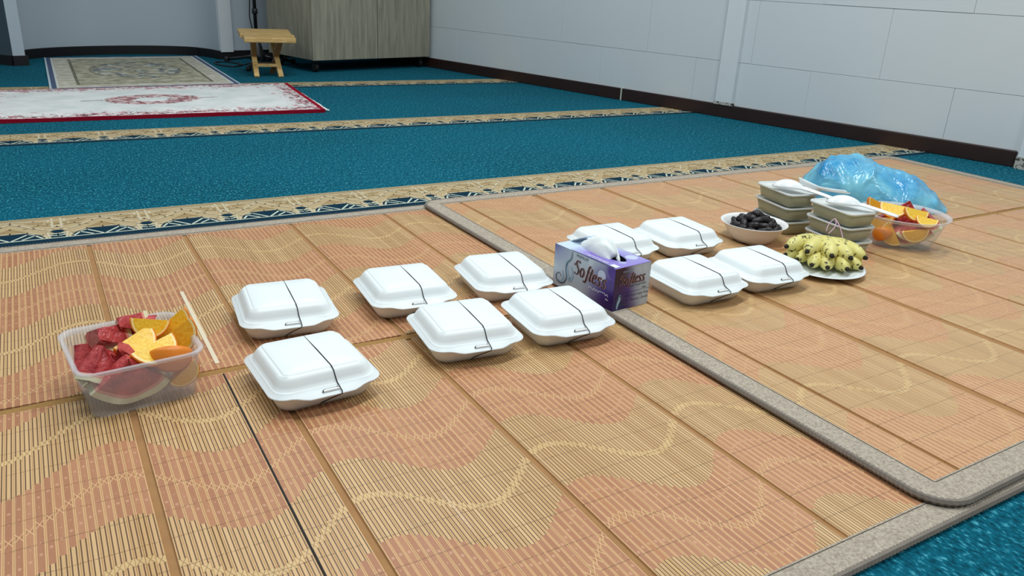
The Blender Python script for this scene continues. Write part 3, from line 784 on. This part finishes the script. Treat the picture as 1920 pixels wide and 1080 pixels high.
og((.054,-.014,.086), (D(-62),D(-36),D(-12)), .040, D(82), 'large orange slice standing against the right end of the rectangular tub')
og((.058,.018,.092), (D(-70),D(-40),D(-16)), .036, D(66), 'orange slice leaning at the back right of the rectangular tub', M_LFLESH)
og((.044,-.046,.068), (D(178),D(14),D(0)), .032, D(84), 'orange slice with its peel turned to the front wall of the rectangular tub')
og((.054,-.068,.044), (D(-48),D(-38),D(0)), .026, D(80), 'small orange slice low in the front right corner of the rectangular tub')
og((.046,.010,.050), (D(180),D(10),D(20)), .038, D(100), 'orange slice buried in the middle right of the rectangular tub')

# ------------------------------------------------------------------ date bowl and dates
bz = z2(1.592)
mb = MB()
mb.lathe([(.045,0),(.050,.001),(.060,.012),(.071,.028),(.079,.043),(.0865,.0485),(.0872,.0497),(.0862,.0505),(.078,.0455),(.069,.030),(.058,.0145),(.048,.005),(.001,.004)], 64, 0, True, True)
bowl = mb.build('bowl', plain('melamine_white', rgb(236,234,232), 0.25, 0.5, 0.02, 30), None, True, (1.592, 1.391, bz))
tag(bowl, 'round white bowl holding dark dates behind the takeout boxes', 'bowl')
m = Mat('date_skin', 0.38, 0.4); v = m.coords('Object'); n = m.noise(v, 120, 3, 0.6); m.color(m.mix(n, rgb(12,9,12), rgb(40,30,32))); m.bump(m.noise(m.comb(*[q*k for q,k in zip(m.sep(v),(40,160,160))]), 2.0, 3), 0.6, 0.002); M_DATE = m.m
def date_mesh(seed):
    mb = MB(); rr = random.Random(seed); rings = []
    for i in range(9):
        t = PI*(i+.4)/9.0; x = -.018*math.cos(t); r = .0098*math.sin(t)**.75
        rings.append([(x, r*math.cos(2*PI*j/10)*(1+.10*math.sin(3*j+i*.7+seed)), r*math.sin(2*PI*j/10)*(1+.10*math.cos(2*j+seed))) for j in range(10)])
    mb.loft(rings, 0, True, True); return mb.mesh('date', M_DATE, True)
dm = [date_mesh(s) for s in range(6)]
k = 0
spots = []
for (rad, cnt, zz) in ((.055, 13, .039), (.034, 9, .042), (.012, 4, .050), (.040, 9, .050), (.022, 6, .060), (.005, 3, .068)):
    for i in range(cnt):
        a = 2*PI*i/cnt + rad*40; spots.append((rad*math.cos(a)+.006, rad*math.sin(a)-.002, zz+random.uniform(-.002,.002), a))
for (dx, dy, dz, a) in spots:
    o = put('date', dm[k % 6], (1.592+dx, 1.391+dy, bz+dz), (random.uniform(-.4,.4), random.uniform(-.4,.4), a+random.uniform(.6,2.2)), 'black wrinkled date in the pile in the white bowl', 'date', 'dates in the white bowl')
    k += 1

# ------------------------------------------------------------------ stacked porridge tubs
M_PTUB = plastic('frosted_tub_plastic', rgb(222,220,200), 0.72, 0.3); M_PRIM = plastic('frosted_rim_plastic', rgb(232,236,234), 0.16, 0.3)
m = Mat('green_porridge', 0.45, 0.4); v = m.coords('Object'); n = m.noise(v, 20, 3); sp = m.voro(v, 90)
m.color(m.mix((sp < 0.09)*(m.noise(v, 14, 1) > 0.5)*0.7, m.mix(n, rgb(176,166,96), rgb(200,190,124)), rgb(84,78,34))); M_PORR = m.m
ph_ = .0385
def make_tub():
    r = thing('porridge_tub', 'x', 'tub')
    mb = MB(); mb.loft([rrect(.038,.064,.012,0), rrect(.0405,.0665,.014,.002), rrect(.0465,.0735,.015,.0335), rrect(.0458,.0728,.015,.0335), rrect(.040,.066,.014,.003), rrect(.036,.062,.012,.0015)], 0, True, True); mb.build('tub_wall', M_PTUB, r, True)
    mb = MB(); mb.loft([rrect(.0392,.0652,.013,.003), rrect(.0440,.0708,.0145,.027), rrect(.042,.069,.0140,.0275), rrect(.01,.02,.004,.0278)], 0, True, True); mb.build('porridge', M_PORR, r, True)
    mb = MB(); mb.loft([rrect(.0462,.0732,.015,.0325), rrect(.0500,.0770,.018,.0330), rrect(.0505,.0775,.018,.0345), rrect(.0505,.0775,.018,.0372), rrect(.0495,.0765,.018,.0383), rrect(.0468,.0738,.016,.0380), rrect(.0450,.0720,.015,.0350), rrect(.0440,.0710,.015,.0340), rrect(.01,.02,.004,.0338)], 0, False, True); mb.build('lid', M_PRIM, r, True)
    return r
tp = make_tub(); first = True
for (sx, sy, a, nm) in ((1.763, 1.444, -.17, 'the stack behind the date bowl'), (1.757, 1.254, -.12, 'the stack behind the bananas')):
    for kk, lvl in enumerate(('bottom tub of ', 'middle tub of ', 'top tub of ')):
        o = tp if first else copy_tree(tp); first = False
        o.location = (sx + random.uniform(-.002,.002), sy + random.uniform(-.002,.002), z2(sx) + kk*ph_); o.rotation_euler = (0,0,a + random.uniform(-.03,.03))
        o['label'] = 'frosted plastic tub of green porridge, ' + lvl + nm; o['group'] = 'stacked tubs of green porridge'

# ------------------------------------------------------------------ soup spoons
M_SPOON = plain('white_plastic_spoon', rgb(240,243,244), 0.25, 0.5, 0.01, 30)
def spoon_mesh():
    mb = MB(); rings = []
    L = .155; n = 30
    for i in range(n+1):
        t = i/n; x = L*t
        if t < .48:
            q = t/.48; w = .0225*math.sqrt(max(0.0, 1-((q-.5)/.52)**2))*(1-.18*q) + .0008; dep = .017*math.sin(PI*min(1,q*1.0))**.6; zb = 0
            if q > .75: w = max(w, .0085)
        else:
            q = (t-.48)/.52; w = .0085 + .002*q; dep = .0045*(1-q*.6); zb = .016*q**1.1
        if i == 0: w = .004; dep = .001
        if i == n: w *= .6
        r = []
        for j in range(13):
            a = -1+2*j/12; r.append((x, w*a, zb - dep*(1-abs(a)**2.4)))
        rings.append(r)
    mb.loft(rings, closed=False); return mb.mesh('soup_spoon', M_SPOON, True)
spm = spoon_mesh()
def spoon(loc, rot, label):
    o = put('soup_spoon', spm, loc, rot, label, 'spoon', 'white soup spoons on the tubs')
    o.scale = (1.12, 1.22, 1.15)
    s_ = o.modifiers.new('t','SOLIDIFY'); s_.thickness = .0022; s_.offset = 0
zt = z2(1.76) + 3*ph_
spoon((1.722, 1.462, zt+.006), (PI, D(-3), D(-64)), 'white soup spoon lying face down on the tub stack behind the date bowl')
spoon((1.824, 1.452, zt+.019), (D(-22), D(4), D(-100)), 'white soup spoon lying face up between the two tub stacks')
spoon((1.722, 1.282, zt+.006), (PI, D(-3), D(-60)), 'white soup spoon face down behind the bananas, its handle reaching over the fruit bowl')

# ------------------------------------------------------------------ plate and bananas
pz = z2(1.57)
mb = MB(); mb.lathe([(.055,0),(.062,.001),(.074,.006),(.092,.0125),(.097,.0135),(.0965,.0152),(.091,.0145),(.073,.0085),(.060,.0035),(.001,.003)], 64, 0, True, True)
pl_ = mb.build('plate', plain('white_plate', rgb(232,238,240), 0.3, 0.5, 0.02, 30), None, True, (1.568, 1.142, pz)); tag(pl_, 'round white plate under the bunch of small bananas', 'plate')
m = Mat('banana_skin', 0.42, 0.45); v = m.coords('Object'); n = m.noise(v, 18, 2); sp = m.noise(v, 95, 3, 0.55)
c = m.mix(n, rgb(206,196,106), rgb(232,222,144)); m.color(m.mix(sp.ramp(0.585,0.625)*0.9, c, rgb(52,40,20))); M_BAN = m.m
M_BTIP = plain('banana_tip_black', rgb(34,28,18), 0.7, 0.3, 0.2, 80)
CRN = Vector((1.655, 1.214, pz+.030))
BUN = thing('banana_bunch', 'bunch of small spotted yellow bananas on a white plate', 'bananas', tuple(CRN))
def banana(tip, rad, arch, seed):
    tip = Vector(tip) - CRN; a = Vector((random.uniform(-.008,.008), random.uniform(-.008,.008), tip.z*.35+.004))
    mid = (a+tip)*.5 + Vector((0,0,arch))
    N = 14; pts = []
    for i in range(N+1):
        t = i/N; pts.append(a*(1-t)**2 + mid*2*t*(1-t) + tip*t*t)
    prof = [.007,.010,.0145,.0175,.019,.0198,.020,.020,.0199,.0196,.019,.018,.0158,.0115,.0060]
    mb = MB(); rings_before = len(mb.v)
    mb.tube(pts, lambda k: prof[k]*rad, 10); o = mb.build('banana', M_BAN, BUN, True)
    d = (pts[-1]-pts[-2]).normalized()
    mb = MB(); mb.tube([pts[-1]-d*.002, pts[-1]+d*.002, pts[-1]+d*.006, pts[-1]+d*.0085], lambda k: (.0058,.0052,.0042,.0022)[k]*rad, 8); mb.build('tip', M_BTIP, o, True)
B0 = pz + .004
for i, (x, y, zz, rad) in enumerate([(1.520,1.214,.022,.88),(1.522,1.180,.021,.86),(1.520,1.136,.021,.98),(1.541,1.108,.021,.98),(1.577,1.082,.021,1.0),(1.618,1.076,.021,.95),
                          (1.516,1.212,.044,1.0),(1.526,1.160,.046,1.06),(1.556,1.114,.046,1.08),(1.592,1.090,.044,1.06),(1.634,1.082,.042,1.0)]):
    banana((x, y, B0+zz-.002), rad*1.05, .002 if i < 6 else .010, i)
mb = MB(); mb.tube([(-.004,-.004,-.012),(.004,.004,0),(.010,.010,.010),(.013,.014,.016)], lambda k: (.018,.017,.012,.008)[k], 10); mb.build('crown', M_BTIP, BUN, True)
# pink string tied to the stalk
M_STR = plain('pink_raffia', rgb(216,176,200), 0.5, 0.4, 0.1, 60)
mb = MB()
mb.tube(catmull([(1.664,1.222,pz+.064),(1.676,1.226,pz+.082),(1.690,1.222,pz+.094),(1.682,1.212,pz+.078),(1.664,1.214,pz+.060)], 6), .0012, 5)
mb.tube(catmull([(1.690,1.222,pz+.094),(1.688,1.204,pz+.080),(1.686,1.190,pz+.060),(1.680,1.176,pz+.044)], 6), .0014, 5)
st = mb.build('pink_string', M_STR, None, True); tag(st, 'thin pink string tied around the banana stalk in front of the tubs', 'string')

# ------------------------------------------------------------------ round fruit bowl
FBL = (1.965, 1.215, z2(1.965))
FB = thing('round_fruit_bowl', 'round clear plastic bowl full of orange and watermelon slices', 'bowl', FBL)
mb = MB(); mb.lathe([(.072,0),(.080,.002),(.088,.020),(.098,.050),(.106,.078),(.1048,.078),(.0968,.050),(.0868,.020),(.079,.0035),(.001,.0025)], 64, 0, True, True); mb.build('bowl_wall', M_BOWLP, FB, True)
mb = MB(); mb.lathe([(.1050,.077),(.110,.080),(.116,.0845),(.1165,.0865),(.114,.0875),(.1085,.0845),(.1050,.082),(.1050,.077)], 64); mb.build('rim', M_RIM, FB, True)
FR_ = D(-58)
T2 = local(FBL, FR_); G1 = 'watermelon slices in the round bowl'; G2 = 'orange slices in the round bowl'
ml(21, (.006,.040,.112), (D(-12),D(8),D(6)), .076, D(86), .030, 'wide red watermelon slice at the back of the round bowl', G1, T2, FR_)
ml(22, (.040,.006,.104), (D(4),D(-12),D(-8)), .072, D(80), .030, 'watermelon slice standing in the right side of the round bowl', G1, T2, FR_)
ml(23, (.032,-.042,.086), (D(6),D(-6),D(12)), .062, D(96), .028, 'watermelon slice against the front wall of the round bowl', G1, T2, FR_)
ml(24, (-.024,.006,.084), (D(6),D(10),D(-10)), .060, D(96), .034, 'watermelon slice buried under the oranges of the round bowl', G1, T2, FR_)
og((-.066,.018,.100), (D(-64),D(24),D(30)), .033, D(80), 'orange slice at the left rim of the round bowl', None, G2, T2, FR_)
og((-.026,-.020,.108), (D(-92),D(0),D(-14)), .038, D(76), 'orange slice lying on top in the middle of the round bowl', M_LFLESH, G2, T2, FR_)
og((.028,-.030,.106), (D(-84),D(10),D(24)), .033, D(80), 'orange slice on top at the right of the round bowl', M_LFLESH, G2, T2, FR_)
og((.056,-.046,.092), (D(-96),D(6),D(10)), .028, D(70), 'orange slice tucked under the front rim of the round bowl', M_LFLESH, G2, T2, FR_)
og((-.054,-.052,.074), (D(-50),D(-18),D(-28)), .035, D(84), 'orange slice pressed against the left wall of the round bowl', None, G2, T2, FR_)
og((-.012,-.068,.044), (D(-48),D(56),D(-4)), .036, D(84), 'orange slice low against the front wall of the round bowl', None, G2, T2, FR_)
og((.036,-.064,.058), (D(-46),D(-14),D(18)), .034, D(84), 'orange slice lying flat against the front right wall of the round bowl', None, G2, T2, FR_)
og((-.040,-.060,.036), (D(178),D(-20),D(-20)), .026, D(90), 'orange slice with its peel low at the left front of the round bowl', None, G2, T2, FR_)
ml(25, (.010,-.030,.064), (D(0),D(4),D(4)), .058, D(110), .034, 'watermelon slice at the bottom of the round bowl', G1, T2, FR_)

# ------------------------------------------------------------------ blue plastic bag
m = Mat('blue_plastic_film', 0.22, 0.6); v = m.coords('Object'); n = m.noise(v, 9, 3, 0.6, 0.6); x, y, z = m.sep(v)
m.color(m.mix(n.ramp(0.3,0.72), rgb(28,148,210), rgb(136,214,236)))
m.bump((m.noise(v, 13, 2, 0.5, 1.0)-0.5).abs(), 0.6, 0.02); m.see_through(0.12); M_BAG = m.m
BAGL = (2.318, 1.575, z2(2.32)); bd = Vector((-.53,.85)).normalized()
mb = MB(); nu, nv = 90, 56; rings = []
spine = [(-.235,.010,.03),(-.20,.045,.075),(-.14,.080,.115),(-.07,.098,.13),(0,.118,.135),(.05,.132,.13),(.10,.136,.12),(.14,.118,.105),(.18,.070,.085),(.215,.02,.045)]
def lerp_spine(t):
    for a, b in zip(spine[:-1], spine[1:]):
        if t <= b[0] + 1e-9:
            k = (t-a[0])/(b[0]-a[0]); return a[1]+(b[1]-a[1])*k, a[2]+(b[2]-a[2])*k
    return spine[-1][1], spine[-1][2]
for i in range(nu+1):
    t = -.235 + .45*i/nu; hh, ww = lerp_spine(t); r = []
    for j in range(nv+1):
        a = PI*j/nv; cs, sn = math.cos(a), math.sin(a)
        px, pz_ = ww*cs, hh*sn**.8
        P_ = Vector((t, px, pz_))
        nn = noise.noise(P_*9 + Vector((3,1,7))) ; fold = abs(noise.noise(Vector((t*16+px*9, px*13-t*4, pz_*10+9)))); f3 = abs(noise.noise(Vector((t*9+px*12, px*6-t*7, 4))))
        vd = noise.voronoi(P_*9 + Vector((1.3,.2,.7)))[0]
        dsp = (.026*(vd[0]-.35) + .008*nn + .016*max(0,.25-fold)*1.6 + .020*max(0,.22-f3)*1.6 - .006)*sn
        r.append((t + .008*nn, px + dsp*cs*1.2, max(.0015 if sn > .05 else .001, pz_ + dsp*sn)))
    rings.append(r)
mb.loft(rings, closed=False); bag = mb.build('plastic_bag', M_BAG, None, True)
bag.location = BAGL; bag.rotation_euler = (0, 0, math.atan2(bd.y, bd.x)); tag(bag, 'crumpled translucent blue plastic bag lying behind the tubs and fruit bowl', 'bag')

# ------------------------------------------------------------------ wooden cabinet
m = Mat('grey_oak_laminate', 0.45, 0.4); v = m.coords('Object'); x, y, z = m.sep(v)
n = m.noise(m.comb(x*9.0, y*9.0, z*0.7), 5.0, 5, 0.6, 0.4); n2 = m.noise(m.comb(x*60.0, y*60.0, z*2.0), 4.0, 3)
m.color(m.mix(n2*0.35, m.mix(n.ramp(0.3,0.72), rgb(132,128,112), rgb(178,172,152)), rgb(120,114,98))); M_OAK = m.m
CF = Vector((1.585, 5.195)); CD = Vector((.966,.258)).normalized(); cabw, cabd, cz = .975, .56, .078
CAB = thing('storage_cabinet', 'grey oak two-door cabinet on castors in the far corner', 'cabinet', (CF.x, CF.y, 0), math.atan2(CD.y, CD.x))
mb = MB(); mb.box(0, cabw, .022, cabd, cz+.003, 1.9); mb.build('carcass', M_OAK, CAB)
for x0, x1 in ((0, .512), (.515, cabw)):
    mb = MB(); mb.box(x0+.001, x1-.001, 0, .020, cz, 1.9); bevel(mb.build('door', M_OAK, CAB), .002, 1)
for x0 in (.05, cabw-.05):
    for y0 in (.06, cabd-.06):
        mb = MB(); Mx = Matrix.Translation((x0, y0, .03)) @ Matrix.Rotation(PI/2, 4, 'Y')
        mb.loft([[tuple(Mx @ Vector((r*math.cos(2*PI*i/16), r*math.sin(2*PI*i/16), zz))) for i in range(16)] for r, zz in ((.026,-.012),(.030,-.008),(.030,.008),(.026,.012))], 0, True, True)
        w = mb.build('castor', M_BLACK, CAB)
        mb = MB(); mb.box(x0-.018, x0+.018, y0-.014, y0+.014, .058, cz+.002); mb.build('fork', M_BLACK, w)
mb = MB(); mb.add([(2.50,5.60,.002),(2.55,5.61,.002),(2.553,5.628,.002),(2.502,5.618,.002)], [(0,1,2,3)])
ps = mb.build('paper_scrap', M_TISSUE); s_ = ps.modifiers.new('t','SOLIDIFY'); s_.thickness = .002; tag(ps, 'tiny white paper scrap on the carpet under the cabinet', 'paper')

# ------------------------------------------------------------------ folding wooden stool
m = Mat('pale_pine', 0.45, 0.4); v = m.coords('Object'); x, y, z = m.sep(v); n = m.noise(m.comb(x*3.0, y*14.0, z*14.0), 6.0, 4, 0.6, 0.3)
m.color(m.mix(n.ramp(0.3,0.7), rgb(186,146,86), rgb(224,190,128))); M_PINE = m.m
M_PINED = plain('brown_pine', rgb(150,106,62), 0.5, 0.4, 0.2, 30)
ST = thing('folding_stool', 'small folding wooden stool with slanted slatted top and crossed legs', 'stool', (1.275, 5.12, 0), D(-6))
def slab(y0, y1, z0, z1, w0, w1, t, name, mat=M_PINE):
    mb = MB(); mb.hexa([(-w0,y0,z0-t),(w0,y0,z0-t),(w1+.012,y1,z1-t),(-w1+.012,y1,z1-t)], [(-w0,y0,z0),(w0,y0,z0),(w1+.012,y1,z1),(-w1+.012,y1,z1)])
    o = mb.build(name, mat, ST); bevel(o, .003, 1); return o
slab(-.165, -.005, .236, .247, .150, .153, .028, 'top_board'); slab(-.001, .215, .2475, .262, .153, .157, .028, 'top_board')
for sx in (-1, 1):
    xo = -.012 + sx*.072
    mb = MB(); mb.beam((xo, -.105, .0), (xo-.012*sx, .13, .228), .022, .030, up=(1,0,0)); bevel(mb.build('leg', M_PINE, ST), .002, 1)
    mb = MB(); mb.beam((xo-.020*sx+.0, .125, .0), (xo+.008*sx, -.10, .222), .022, .030, up=(1,0,0)); bevel(mb.build('leg', M_PINED, ST), .002, 1)
    mb = MB(); mb.box(xo-.022, xo+.022, -.13, .19, .212, .224); mb.build('top_batten', M_PINED, ST)
mb = MB(); mb.beam((-.085, -.045, .066), (.062, -.045, .066), .018, .034, up=(0,1,0)); bevel(mb.build('stretcher', M_PINE, ST), .002, 1)
mb = MB(); mb.beam((-.075, .062, .060), (.060, .062, .060), .018, .034, up=(0,1,0)); bevel(mb.build('stretcher', M_PINED, ST), .002, 1)

# ------------------------------------------------------------------ microphone stand and cable
M_STAND = plain('black_metal', rgb(22,22,26), 0.4, 0.5, 0.1, 30)
MS = thing('microphone_stand', 'black microphone stand pole behind the wooden stool', 'stand', (1.36, 5.73, 0))
mb = MB(); mb.tube([(0,0,.09),(0,0,1.35)], .012, 12); mb.build('pole', M_STAND, MS, True)
mb = MB(); mb.lathe([(.016,.33),(.019,.335),(.019,.36),(.016,.365)], 12, 0, True, True); mb.build('collar', M_STAND, MS, True)
mb = MB(); mb.lathe([(.055,.03),(.050,.06),(.034,.12),(.020,.16),(.014,.165)], 16, 0, True, True); mb.build('hub', M_STAND, MS, True)
for a in (D(-112), D(10), D(130)):
    mb = MB(); L_ = .40 if a < 0 else .26
    mb.tube([(.02*math.cos(a),.02*math.sin(a),.06),(L_*.5*math.cos(a),L_*.5*math.sin(a),.035),(L_*math.cos(a),L_*math.sin(a),.014)], .010, 8); lg = mb.build('leg', M_STAND, MS, True)
    mb = MB(); q = (L_*math.cos(a), L_*math.sin(a)); mb.lathe([(.016,0),(.018,.01),(.016,.03),(.010,.034)], 10, 0, True, True, *q); mb.build('rubber_foot', M_BLACK, lg, True)
mb = MB(); mb.tube(catmull([(-.014,-.004,1.2),(-.018,-.01,.6),(-.035,-.02,.40),(-.040,-.02,.30),(-.02,-.02,.2)], 8), .004, 6); mb.build('clipped_cable', M_STAND, MS, True)
mb = MB(); mb.tube(catmull([(1.36,5.60,.05),(1.29,5.72,.006),(1.19,5.58,.005),(1.12,5.60,.005),(1.08,5.78,.005),(1.16,5.86,.005),(1.24,5.70,.006),(1.20,5.60,.010)], 8), .005, 6)
cb = mb.build('cable', M_STAND, None, True); tag(cb, 'black cable looped on the carpet left of the wooden stool', 'cable')
# black carry bag slumped behind the stool
mb = MB(); rings = []
for i in range(13):
    t = -.12+.24*i/12; hh = .055*math.sqrt(max(0,1-(t/.125)**2))+.004; r = []
    for j in range(13):
        a = PI*j/12; nn = noise.noise(Vector((t*20, math.cos(a)*3, math.sin(a)*3)))
        r.append((t, .05*math.cos(a)*(1+.2*nn), max(.001, hh*math.sin(a)*(1+.3*nn))))
    rings.append(r)
mb.loft(rings, closed=False); bk = mb.build('black_pouch', M_STAND, None, True); bk.location = (1.50, 5.93, 0); bk.rotation_euler = (0,0,.25); tag(bk, 'dark slumped pouch on the floor between microphone stand and cabinet', 'pouch')

# ------------------------------------------------------------------ rugs
def rug_obj(name, corners, z0, z1, mat, label, hx, hy):
    """corners FL, FR, BR, BL in world; object origin at their centre, x axis along the front edge"""
    P_ = [Vector(c_) for c_ in corners]; ctr = sum(P_, Vector((0,0)))/4
    d = (P_[1]-P_[0]) + (P_[2]-P_[3]); a = math.atan2(d.y, d.x); Rm = Matrix.Rotation(-a, 2)
    L_ = [Rm @ (q-ctr) for q in P_]
    n1, n2 = 24, 16; mb = MB()
    def pt(u, v): return L_[0]*(1-u)*(1-v) + L_[1]*u*(1-v) + L_[2]*u*v + L_[3]*(1-u)*v
    bot = []; tops = []
    for j in range(n2+1):
        tops.append([(pt(i/n1, j/n2).x, pt(i/n1, j/n2).y, z1 + .0015*noise.noise(Vector((i*.5, j*.5, z1*90)))) for i in range(n1+1)])
    mb.loft(tops, closed=False)
    uvs = [((i/n1-.5)*2*hx, (j/n2-.5)*2*hy) for j in range(n2+1) for i in range(n1+1)]
    loop = [tops[0][i] for i in range(n1+1)] + [tops[j][n1] for j in range(1, n2+1)] + [tops[n2][i] for i in range(n1-1,-1,-1)] + [tops[j][0] for j in range(n2-1,0,-1)]
    mb.loft([loop, [(q[0], q[1], z0) for q in loop]])
    li = [i for i in range(n1+1)] + [j*(n1+1)+n1 for j in range(1, n2+1)] + [n2*(n1+1)+i for i in range(n1-1,-1,-1)] + [j*(n1+1) for j in range(n2-1,0,-1)]
    uvs += [uvs[i] for i in li]*2
    o = mb.build(name, mat, None, True)
    ul = o.data.uv_layers.new(name='UVMap')
    for lp in o.data.loops: ul.data[lp.index].uv = uvs[lp.vertex_index]
    o.location = (ctr.x, ctr.y, 0); o.rotation_euler = (0,0,a)
    return tag(o, label, 'rug')
m = Mat('faded_beige_rug', 0.95, 0.1); v = m.coords('UV'); x, y, z = m.sep(v)
HX, HY = .495, .81
dx = (x.abs()*-1.0)+HX; dy = (y.abs()*-1.0)+HY
n = m.noise(v, 16, 4, 0.6); nf = m.noise(v, 300, 2); nb = m.noise(v, 5, 3, 0.6, .6)
c = m.mix(n.ramp(0.35,0.65), rgb(176,170,152), rgb(214,208,194))
field = (dx > 0.14)*(dy > 0.16)
c = m.mix(field, c, m.mix(n.ramp(0.4,0.62), rgb(150,146,122), rgb(196,190,170)))
el = ((x*x)/(0.27*0.27) + (y*y)/(0.46*0.46)).sqrt()
flor = (el < 0.95)*(m.noise(v, 11, 4, 0.65, 0.8).ramp(0.50,0.56))
c = m.mix(flor*0.8, c, rgb(92,104,116))
flor2 = (el < 0.9)*(m.noise(v, 13, 3, 0.6, 0.5).ramp(0.58,0.62)); c = m.mix(flor2*0.8, c, rgb(210,216,214))
ln = (((dx-0.14).abs() < 0.008)*(dy > 0.14)).max(((dy-0.16).abs() < 0.010)*(dx > 0.13)); c = m.mix(ln*(n > 0.40)*0.8, c, rgb(84,84,72))
c = m.mix(((el-0.97).abs() < 0.02)*(n > 0.45)*0.7, c, rgb(100,98,86))
c = m.mix((dx.min(dy) < 0.045), c, rgb(210,212,206))
c = m.mix((dx.min(dy) < 0.034), c, rgb(84,96,124)); c = m.mix((dx < 0.010), c, rgb(190,206,214))
m.color(c); m.bump(nf, 0.4, 0.003)
rug_obj('beige_rug', [(.068,4.604),(1.010,4.670),(1.040,6.22),(.086,6.10)], .0005, .010, m.m, 'faded beige and grey-blue rug in front of the curved niche', HX, HY)
m = Mat('white_red_rug', 0.95, 0.1); v = m.coords('UV'); x, y, z = m.sep(v)
HX, HY = .725, .445
dx = (x.abs()*-1.0)+HX; dy = (y.abs()*-1.0)+HY; de = dx.min(dy)
n = m.noise(v, 22, 4, 0.65, 0.5); nc = m.noise(v, 46, 3, 0.6, 0.8); nf = m.noise(v, 300, 2)
c = m.mix(m.noise(v, 7, 3).ramp(0.3,0.7), rgb(206,212,210), rgb(234,234,232))
bm_ = ((de*-1.0 + 0.19)/0.16).clamp()*(de > 0.012)
soft = m.noise(v, 9, 3, 0.6)
bm_ = (bm_*(soft.ramp(0.25,0.55)*0.6 + 0.75)).clamp()
c = m.mix(bm_*0.35, c, rgb(240,222,222))
c = m.mix((n + bm_*0.20 - 0.18).ramp(0.50,0.56)*0.75*(bm_ > 0.05), c, rgb(186,110,120)); c = m.mix((nc + bm_*0.22 - 0.18).ramp(0.56,0.60)*0.85*(bm_ > 0.05), c, rgb(74,38,46))
el = ((x*x)/(0.21*0.21) + (y*y)/(0.15*0.15)).sqrt()
ew = el + (n-0.5)*0.7
med = (ew < 1.0)*(ew > 0.42)
c = m.mix(med*0.6, c, rgb(206,160,160)); c = m.mix(med*(n.ramp(0.48,0.54))*0.8, c, rgb(150,74,84)); c = m.mix(med*(nc.ramp(0.56,0.60))*0.8, c, rgb(70,44,50))
c = m.mix(((x.abs() < 0.30)*(y.abs() < 0.012)*(el > 1.0))*(n > 0.45)*0.6, c, rgb(110,80,84))
c = m.mix((dy < 0.009).max(dx < 0.022), c, rgb(150,16,40))
m.color(c); m.bump(nf, 0.4, 0.003)
rg = rug_obj('white_rug', [(-.26,3.712),(1.175,3.692),(1.258,4.640),(-.25,4.555)], .0007, .016, m.m, 'white runner rug with red border and medallion, lying across the front of the beige rug', HX, HY)
# fringe along the right end
mb = MB()
for i in range(90):
    t = i/89; y0 = -.44+.90*t; x0 = .682+ .078*t + .001; L_ = .030+random.uniform(-.004,.004); yj = random.uniform(-.006,.006)
    mb.tube([(x0,y0,.012),(x0+L_*.6,y0+yj*.5,.006),(x0+L_,y0+yj,.003)], .0036, 4)
fr = mb.build('fringe', plain('fringe_white', rgb(232,230,226), 0.9, 0.1, 0.05, 60), rg); tag(fr, kind='stuff')
